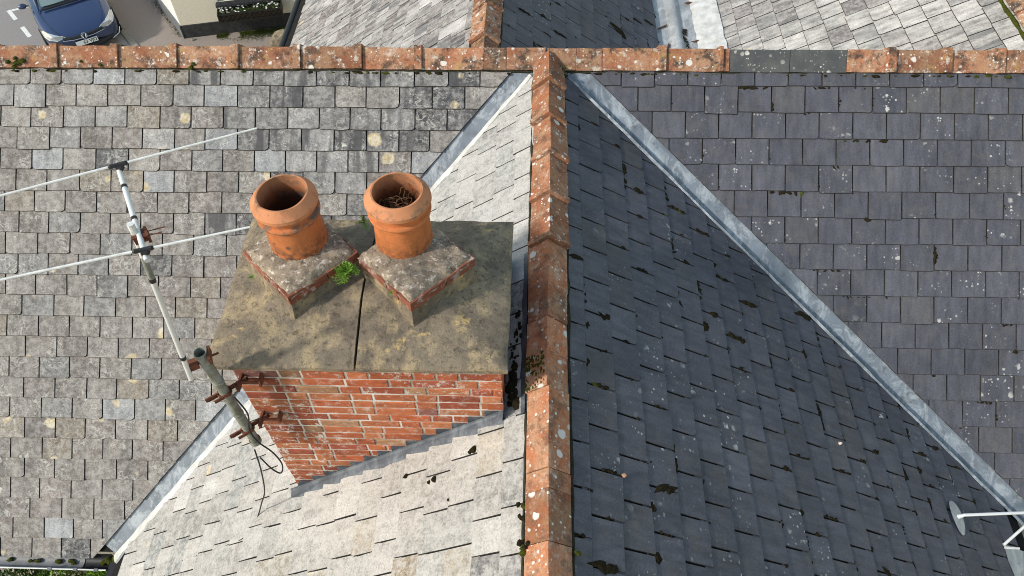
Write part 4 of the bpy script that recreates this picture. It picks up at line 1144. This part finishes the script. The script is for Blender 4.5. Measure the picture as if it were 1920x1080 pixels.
neigh = tag(empty('neighbouring_house', (5, 3.5, G)), 'pale slate roofed house behind the right end of the ridge', 'house')
rn = frame('roof_slope', (NRX, 0, NRZ), 'left', NB, [(-.1, 0), (-7, 0), (-7, 2.56), (-.1, 2.56)])
def col_neigh(u, s, row): return shade(pick([(4, (.446, .416, .381)), (2, (.536, .500, .462)), (1.5, (.327, .294, .272)), (.7, (.224, .193, .183))]), .1, rnd.uniform(0, .7))
slates(rn, .205, .225, -4.4, -.2, .10, 2.57, [], m_slate_rear, col_neigh, th=.009, chip=.25, gap=.008, vary=.12, jit=.5, skip=lambda u, s: -u < s * .8 - .6)
under(neigh, rn)
rn2 = frame('roof_slope', (NRX, 0, NRZ), 'right', NB, [(.1, 0), (7, 0), (7, 2.5), (.1, 2.5)], m_slate_rear); rn2.color = (.3, .3, .3, 0); under(neigh, rn2)
nbm = MB(); bedding(nbm, (NRX - .13, .2, NRZ - .07), (NRX - .13, 6, NRZ - .07), (-1, 0, -.7), 5, .025, 60, .01)
nbd = under(neigh, nbm.build('ridge_bedding', m_moss_green, smooth=True))
y = .15
while y < 5:
    M = Matrix.Translation((NRX, y + .45, NRZ + .07)) @ Matrix.Rotation(R(-90), 4, 'Z')
    ridge_tile('ridge_tile', .445, .16, R(35), .018, (.40, .445), m_tile, nbd, M); y += .45
under(neigh, MB().box((4.2, 4.0, (G - 1.75) / 2), (4.4, 5.0, -1.75 - G)).build('wall', m_wall))
# debris in the box gutter
rs = random.Random(4)
deb = [(1.69, 3.28, .045, .018, 10, 'dead_leaf', 'brown dead leaf lying highest in the lead box gutter'), (1.72, 2.52, .085, .012, 12, 'stick', 'dark stick lying across the lead box gutter'), (1.66, 2.22, .04, .022, 60, 'dead_leaf', 'reddish dead leaf curled near the ridge in the lead gutter'), (1.335, 2.78, .07, .010, 35, 'stick', 'thin stick beside the lead roll of the gutter'), (1.37, 2.42, .06, .012, 75, 'stick', 'reddish stick left of the lead roll, near the ridge')]
for x, y, l, w, a, nm, lab in deb:
    mb = MB(); blob(mb, (0, 0, 0), (l, w, .010), .35, R(a), True)
    tag(mb.build(nm, m_leaf_red, loc=(x, y, GZ - .012)), lab, nm.replace('_', ' '))
mb = MB()
for i in range(60):
    y = rs.uniform(2.25, 2.75); blob(mb, (1.585 + rs.gauss(0, .012) - (y - 2.4) * .04, y, GZ - .012), (rs.uniform(.006, .016), rs.uniform(.006, .018), .006), .5)
tag(mb.build('moss', m_moss), 'dark moss crumbs beside the lead roll of the box gutter', 'moss', kind='stuff')
# black gutter of the rear wing's left eave
ex = RX - 3.50 * math.cos(BB); ez = RZ - 3.50 * math.sin(BB)
o = MB(); o.tube([(ex - .035, 1.5, ez - .02), (ex - .035, 7, ez - .02)], .045, 10)
under(house, o.build('gutter', m_black, smooth=True))

# ------------------------------------------------------------------ white house across the yard
wh = tag(empty('cottage', (-8.63, 10.98, G)), 'white roughcast cottage with a black plinth beyond the yard', 'house')
wc = Vector((-8.63, 10.98, 0)); wd = Vector((.975, .221, 0)).normalized(); wnrm = Vector((wd.y, -wd.x, 0)); wl_ = Vector((-.60, .80, 0)).normalized()
PH = .33
def wpt(al, off, z): p = wc + wd * al + wnrm * off; return Vector((p.x, p.y, G + z))
def quadbox(a, b, off0, off1, z0, z1):
    vs = [wpt(x, o_, z_) for z_ in (z0, z1) for x, o_ in ((a, off0), (b, off0), (b, off1), (a, off1))]
    return MB().add(vs, [(3, 2, 1, 0), (4, 5, 6, 7), (0, 1, 5, 4), (1, 2, 6, 5), (2, 3, 7, 6), (3, 0, 4, 7)])
WX0, WX1, WZ0, WZ1 = 1.02, 2.42, .82, 1.95            # window opening
LW = 6.5
def wall_piece(a, b, z0, z1): part(quadbox(a, b, -.3, 0, z0, z1), 'wall', m_render, wh)
wall_piece(0, WX0, PH, 4.6); wall_piece(WX1, LW, PH, 4.6); wall_piece(WX0, WX1, PH, WZ0); wall_piece(WX0, WX1, WZ1, 4.6)
part(quadbox(.02, LW, -.28, .03, 0, PH - .003), 'plinth', m_plinth, wh)
c0 = wpt(0, 0, 0); vs = []
for z_ in (PH, 4.6):
    for p in (c0, c0 + wl_ * 6, c0 + wl_ * 6 + wd * .3, c0 + wd * .3 + wl_ * .3): vs.append((p.x, p.y, G + z_))
part(MB().add(vs, [(0, 3, 2, 1), (4, 5, 6, 7), (0, 1, 5, 4), (1, 2, 6, 5), (2, 3, 7, 6), (3, 0, 4, 7)]), 'wall', m_render_lit, wh)
vs = []
o_ = Vector((-wl_.y, wl_.x, 0)) * .03
for z_ in (0, PH - .003):
    for p in (c0 + o_ + wnrm * .03, c0 + o_ + wl_ * 6, c0 + wl_ * 6 + wd * .3, c0 + wd * .3 + wl_ * .3): vs.append((p.x, p.y, G + z_))
part(MB().add(vs, [(0, 3, 2, 1), (4, 5, 6, 7), (0, 1, 5, 4), (1, 2, 6, 5), (2, 3, 7, 6), (3, 0, 4, 7)]), 'plinth', plain('grey_plinth_paint', (.16, .17, .18), (.10, .105, .11), 9, .7, .3), wh)
win = part(quadbox(WX0, WX1, -.2, -.19, WZ0, WZ1), 'window', m_window, wh)
for a, b, z0, z1 in ((WX0, WX1, WZ0, WZ0 + .07), (WX0, WX1, WZ1 - .07, WZ1), (WX0, WX0 + .07, WZ0 + .07, WZ1 - .07), (WX1 - .07, WX1, WZ0 + .07, WZ1 - .07), ((WX0 + WX1) / 2 - .03, (WX0 + WX1) / 2 + .03, WZ0 + .07, WZ1 - .07)):
    part(quadbox(a, b, -.19, -.13, z0, z1), 'frame', m_black, win)
part(quadbox(WX0 - .05, WX1 + .05, -.12, .16, WZ0 - .06, WZ0 - .002), 'sill', m_plinth, wh)
part(quadbox(-.2, LW, -3.2, .25, 4.61, 4.72), 'roof', m_slate_rear, wh)
# window box with lattice and white flowers
bx = tag(empty('window_box', tuple(wpt(1.7, .2, .45))), 'black lattice window box of white flowers on the cottage wall', 'window box')
BZ0, BZ1, BO = .50, .72, .40
part(quadbox(.98, 2.46, .02, BO, BZ0, BZ0 + .02), 'base', m_black, bx)
part(quadbox(.98, 2.46, .02, .05, BZ0 + .02, BZ1), 'back', m_black, bx)
part(quadbox(.98, 1.0, .05, BO, BZ0 + .02, BZ1), 'side', m_black, bx); part(quadbox(2.44, 2.46, .05, BO, BZ0 + .02, BZ1), 'side', m_black, bx)
part(quadbox(1.0, 2.44, BO - .02, BO, BZ1 - .02, BZ1), 'rail', m_black, bx); part(quadbox(1.0, 2.44, BO - .02, BO, BZ0 + .02, BZ0 + .04), 'rail', m_black, bx)
part(quadbox(1.70, 1.74, BO - .02, BO + .004, BZ0 + .04, BZ1 - .02), 'post', m_black, bx)
for i in range(12):
    x = 1.0 + 1.42 * i / 12
    for sg in (0, 1):
        a_, b_ = (wpt(x, BO + .006, BZ0 + .03), wpt(x + .17, BO + .006, BZ1 - .01)) if sg else (wpt(x, BO + .014, BZ1 - .01), wpt(x + .17, BO + .014, BZ0 + .03))
        part(MB().tube([a_, b_], .006, 4), 'slat', m_black, bx)
part(quadbox(1.0, 2.44, .05, BO - .02, BZ0 + .02, BZ1 - .06), 'soil', m_soil, bx)
rs = random.Random(9); fl_ = MB(); lf_ = MB()
for i in range(60):
    al = rs.uniform(1.03, 1.66) if i < 34 else rs.uniform(1.80, 2.40); p = wpt(al, rs.uniform(.10, .36), BZ1 + rs.uniform(-.03, .06))
    for k in range(5):
        a = k * 1.257 + rs.random(); leaf_quad(fl_, p, (math.cos(a), math.sin(a), .35), (0, 0, 1), .030, .024)
for i in range(420):
    p = wpt(rs.uniform(1.02, 2.42), rs.uniform(.07, .38), BZ1 + rs.uniform(-.07, .02)); leaf_quad(lf_, p, rvec(rs) + Vector((0, 0, .6)), rvec(rs), .05, .02)
o = part(fl_, 'flower', m_petal, bx); o['kind'] = 'stuff'
o = part(lf_, 'leaf', m_leaf_dark, bx); o['kind'] = 'stuff'
# grass strip, rubble block, pale stones
rs = random.Random(31); mb = MB()
for i in range(7000):
    al = rs.uniform(.75, 3.1); off = .06 + abs(rs.gauss(0, .2)) * (.3 + .7 * min(1, (al - .7) / 1.2))
    if off > .62 or mnoise.noise(Vector((al * 2.2, off * 4, 1))) < -.15: continue
    p = wpt(al, off, .0); leaf_quad(mb, p, rvec(rs) * .6 + Vector((0, 0, .8)), rvec(rs), rs.uniform(.02, .055), .010)
tag(mb.build('grass', m_grass), 'mossy green grass strip along the black plinth', 'grass', kind='stuff')
mb = MB(); blob(mb, (0, 0, 0), (.30, .22, .26), .22, R(12), True); 
stn = mb.build('stone_block', m_stone, loc=(-6.12, 10.62, G + .18)); tag(stn, 'rough rubble stone block beside the rear black gutter', 'stone')
for i, (x, y, sc, lab) in enumerate(((-6.62, 10.52, .09, 'pale stone on the yard left of the rubble block'), (-8.42, 10.88, .05, 'small pale stone at the foot of the cottage corner'))):
    mb = MB(); blob(mb, (0, 0, 0), (sc, sc * .8, sc * .7), .4, 0, True); tag(mb.build('stone', m_kerb, loc=(x, y, G + sc * .4)), lab, 'stone')
mb = MB()
for i in range(260):
    t = rs.uniform(.1, 2.0); p = c0 + wl_ * t + Vector((-wl_.y, wl_.x, 0)) * (.05 + abs(rs.gauss(0, .05)))
    leaf_quad(mb, (p.x, p.y, G + .003), rvec(rs) * .7 + Vector((0, 0, .7)), rvec(rs), rs.uniform(.02, .05), .014)
tag(mb.build('weeds', m_grass), 'sparse weeds along the foot of the cottage side wall', 'weeds', kind='stuff')

# ------------------------------------------------------------------ parked car
CAR_C = Vector((-10.63, 10.29, G)); CAR_A = R(34)
car = tag(empty('parked_car', tuple(CAR_C)), 'dark blue hatchback parked in the bay beyond the ridge', 'car')
Mcar = Matrix.Translation(CAR_C) @ Matrix.Rotation(CAR_A, 4, 'Z') @ Matrix.Scale(.93, 4)
def cpart(mb, name, mat, parent=None, smooth=False):
    o = mb.build(name, mat, None, smooth); o.matrix_world = Mcar
    return under(parent or car, o)
# local: x to the car's left as seen from ahead is image right, y from nose (0) to tail (4.25)
ST = [(.00, .50, .30, .46, .55, .57), (.05, .66, .24, .52, .62, .645), (.16, .775, .20, .58, .685, .72), (.32, .845, .18, .64, .745, .79), (.52, .885, .18, .70, .80, .85), (.78, .898, .18, .77, .865, .915), (1.02, .90, .18, .83, .925, .965), (1.4, .90, .18, .88, .95, .96), (2.4, .90, .18, .90, .955, .96), (3.3, .895, .18, .92, .96, .96), (3.9, .86, .2, .93, .96, .96), (4.15, .78, .28, .88, .93, .95), (4.25, .66, .36, .80, .86, .88)]
def car_row(y, hw, zb, zs, ze, zt):
    half = [(0, zb), (hw * .88, zb), (hw * .985, zb + .10), (hw, (zb + zs) * .52), (hw * .985, zs), (hw * .93, (zs + ze) / 2 + .02), (hw * .82, ze), (hw * .55, ze + (zt - ze) * .62), (hw * .25, zt - .004), (0, zt)]
    return [(x, y, z) for x, z in half] + [(-x, y, z) for x, z in reversed(half[1:-1])]
mb = MB(); rows = [car_row(*s_) for s_ in ST]; m_ = len(rows[0])
for r_ in rows: mb.v += r_
for i in range(len(rows) - 1):
    for j in range(m_): j2 = (j + 1) % m_; mb.f.append((i * m_ + j, (i + 1) * m_ + j, (i + 1) * m_ + j2, i * m_ + j2))
mb.f.append(tuple(range(m_))); mb.f.append(tuple(reversed([(len(rows) - 1) * m_ + j for j in range(m_)])))
body = cpart(mb, 'body', m_car, None, True)
md = body.modifiers.new('sub', 'SUBSURF'); md.levels = 2; md.render_levels = 2
# cabin: roof shell and glass
CB = [(1.0, .70, .955), (1.85, .575, 1.40), (2.4, .565, 1.45), (3.3, .555, 1.43), (3.75, .57, 1.30), (4.12, .64, .97)]
mb = MB()
for (y, hw, z) in CB[1:5]:
    for x, dz in ((-hw, -.03), (-hw * .7, .0), (0, .02), (hw * .7, .0), (hw, -.03)): mb.v.append((x, y, z + dz))
for i in range(3):
    for j in range(4): mb.f.append((i * 5 + j, i * 5 + j + 1, (i + 1) * 5 + j + 1, (i + 1) * 5 + j))
cpart(mb, 'roof', m_car, None, True)
def screen(a, b, ins, lift, nx=8, ny=5, bulge=.05):
    mb = MB()
    for j in range(ny + 1):
        t = j / ny; y = a[0] + (b[0] - a[0]) * t; hw = (a[1] + (b[1] - a[1]) * t) - ins; z = a[2] + (b[2] - a[2]) * t + lift
        for i in range(nx + 1):
            u_ = -1 + 2 * i / nx; mb.v.append((u_ * hw, y - bulge * (1 - u_ * u_) * (1.6 if t < .5 else .9) + bulge * .6, z + .02 * (1 - u_ * u_)))
    for j in range(ny):
        for i in range(nx): mb.f.append((j * (nx + 1) + i, j * (nx + 1) + i + 1, (j + 1) * (nx + 1) + i + 1, (j + 1) * (nx + 1) + i))
    return mb
cpart(screen((1.07, .69, .985), (1.87, .575, 1.42), .035, .0), 'windscreen', m_glass, None, True)
cpart(screen((4.10, .62, 1.0), (3.72, .56, 1.32), .04, .0), 'rear_window', m_glass, None, True)
for sg in (-1, 1):
    mb = MB()
    mb.tube([(sg * .70, 1.0, .955), (sg * .655, 1.42, 1.19), (sg * .575, 1.88, 1.405)], .028, 6); mb.tube([(sg * .575, 2.05, 1.405), (sg * .57, 2.7, 1.435), (sg * .555, 3.4, 1.40), (sg * .64, 4.1, .97)], .025, 6)
    cpart(mb, 'pillar', m_car)
    mb = MB().add([(sg * .72, 1.2, .955), (sg * .73, 2.5, .965), (sg * .56, 2.5, 1.42), (sg * .575, 2.07, 1.39)], [(0, 1, 2, 3) if sg > 0 else (3, 2, 1, 0)])
    mb.add([(sg * .73, 2.56, .965), (sg * .70, 3.7, .965), (sg * .56, 3.4, 1.39), (sg * .56, 2.56, 1.42)], [(0, 1, 2, 3) if sg > 0 else (3, 2, 1, 0)])
    cpart(mb, 'side_window', m_glass)
    # mirror
    mb = MB(); blob(mb, (sg * 1.0, 1.35, 1.0), (.105, .07, .075), .08, 0, True); mb.tube([(sg * .86, 1.4, .95), (sg * .95, 1.37, .97)], .02, 6)
    cpart(mb, 'wing_mirror', m_car, None, True)
    # headlight: swept lens set in the corner
    nose = [(sg * .40, .070, .600), (sg * .48, .075, .655), (sg * .60, .15, .690), (sg * .72, .27, .728), (sg * .80, .42, .755), (sg * .845, .46, .720), (sg * .825, .32, .635), (sg * .76, .18, .585), (sg * .60, .075, .560)]
    ctr_ = Vector((sg * .65, .15, .665)); k_ = len(nose)
    vs = [tuple(ctr_ + Vector((sg * .03, -.07, .035)))] + [tuple(Vector(p) + Vector((sg * .012, -.022, .022))) for p in nose]
    hl = cpart(MB().add(vs, [((0, 1 + i, 1 + (i + 1) % k_) if sg > 0 else (0, 1 + (i + 1) % k_, 1 + i)) for i in range(k_)]), 'headlight', m_headlight)
    mb = MB(); mb.tube([tuple(Vector(p) + Vector((sg * .014, -.026, .024))) for p in nose + nose[:1]], .008, 5, False); cpart(mb, 'rim', m_chrome, hl)
    for yy in (.78, 3.42):
        wm_ = MB(); 
        for (r0, r1, x0, x1, nm_, mt_) in ((.19, .315, sg * .70, sg * .905, 'tyre', m_tyre),):
            wm_.lathe([(.19, -.1), (.29, -.1), (.315, -.07), (.315, .07), (.29, .1), (.19, .1)], 28)
        wm_.v = [(sg * .81 + z * sg, yy + x, .315 + y) for x, y, z in wm_.v]
        w_o = cpart(wm_, 'wheel', m_tyre, None, True)
        rm = MB()
        for k in range(5):
            a = k * 2 * math.pi / 5; rm.tube([(sg * .895, yy, .315), (sg * .90, yy + .19 * math.cos(a), .315 + .19 * math.sin(a))], .02, 5)
        cpart(rm, 'rim', m_chrome, w_o)
# bonnet shut lines, grille, bumper, badge, plate, wipers
mb = MB()
for sg in (-1, 1): mb.tube([(sg * .50, .10, .672), (sg * .63, .36, .802), (sg * .69, .66, .875), (sg * .72, .98, .935)], .005, 4)
cpart(mb, 'bonnet_seam', m_black)
mb = MB().tube([(-.47, .025, .600), (-.25, -.030, .590), (0, -.045, .587), (.25, -.030, .590), (.47, .025, .600)], .036, 8); gr = cpart(mb, 'grille', m_black, None, True)
mb = MB().tube([(-.50, .010, .560), (-.25, -.058, .548), (0, -.072, .545), (.25, -.058, .548), (.50, .010, .560)], .008, 6); cpart(mb, 'chrome_strip', m_chrome, gr)
mb = MB().tube([(-.62, .10, .30), (-.3, -.02, .28), (0, -.045, .275), (.3, -.02, .28), (.62, .10, .30)], .075, 8); cpart(mb, 'air_intake', m_black, None, True)
for sg in (-1, 1): cpart(MB().tube([(sg * .86, .30, .33), (sg * .78, .14, .265), (sg * .60, .02, .25)], .010, 5), 'bumper_trim', m_chrome)
# roundel: ring with a V over a W
bt = Matrix.Translation((0, -.085, .600)) @ Matrix.Rotation(R(52), 4, 'X')
def local(mb, M): mb.v = [tuple(M @ Vector(v)) for v in mb.v]; return mb
bd_ = cpart(local(MB().lathe([(.001, 0), (.066, 0), (.066, .006)], 32), bt), 'badge', m_ink)
ring = MB().tube([(.066 * math.cos(a * math.pi / 16), .066 * math.sin(a * math.pi / 16), .008) for a in range(33)], .0085, 6, False)
cpart(local(ring, bt), 'ring', m_chrome, bd_)
lt = MB(); lt.tube([(-.028, .056, .010), (0, .006, .010), (.028, .056, .010)], .0075, 5); lt.tube([(-.052, .032, .010), (-.026, -.05, .010), (0, -.006, .010), (.026, -.05, .010), (.052, .032, .010)], .0075, 5)
cpart(local(lt, bt), 'letters', m_chrome, bd_)
pm = Matrix.Translation((0, -.105, .445)) @ Matrix.Rotation(R(74), 4, 'X')
pl_ = cpart(local(MB().box((0, 0, 0), (.52, .111, .012)), pm), 'number_plate', m_plate)
cu_ = bpy.data.curves.new('plate_text', 'FONT'); cu_.body = '63 VJO'; cu_.size = .112; cu_.align_x = 'RIGHT'; cu_.align_y = 'CENTER'; cu_.offset = .0022
to_ = bpy.data.objects.new('plate_text', cu_); COL.objects.link(to_); bpy.context.view_layer.update()
tm = bpy.data.meshes.new_from_object(to_.evaluated_get(bpy.context.evaluated_depsgraph_get())); bpy.data.objects.remove(to_)
tm.transform(pm @ Matrix.Translation((.245, 0, .0075))); tm.materials.clear(); tm.materials.append(m_ink)
to_ = bpy.data.objects.new('lettering', tm); COL.objects.link(to_); to_.matrix_world = Mcar; under(pl_, to_)
mb = MB(); mb.tube([(-.60, .96, .972), (.0, .91, 1.0), (.62, .96, .972)], .03, 6); cpart(mb, 'scuttle', m_black, None, True)
mb = MB(); mb.tube([(-.45, .99, 1.01), (.12, .98, 1.035)], .010, 5); mb.tube([(.0, 1.0, 1.03), (.55, 1.02, 1.01)], .010, 5); cpart(mb, 'wiper', m_black)
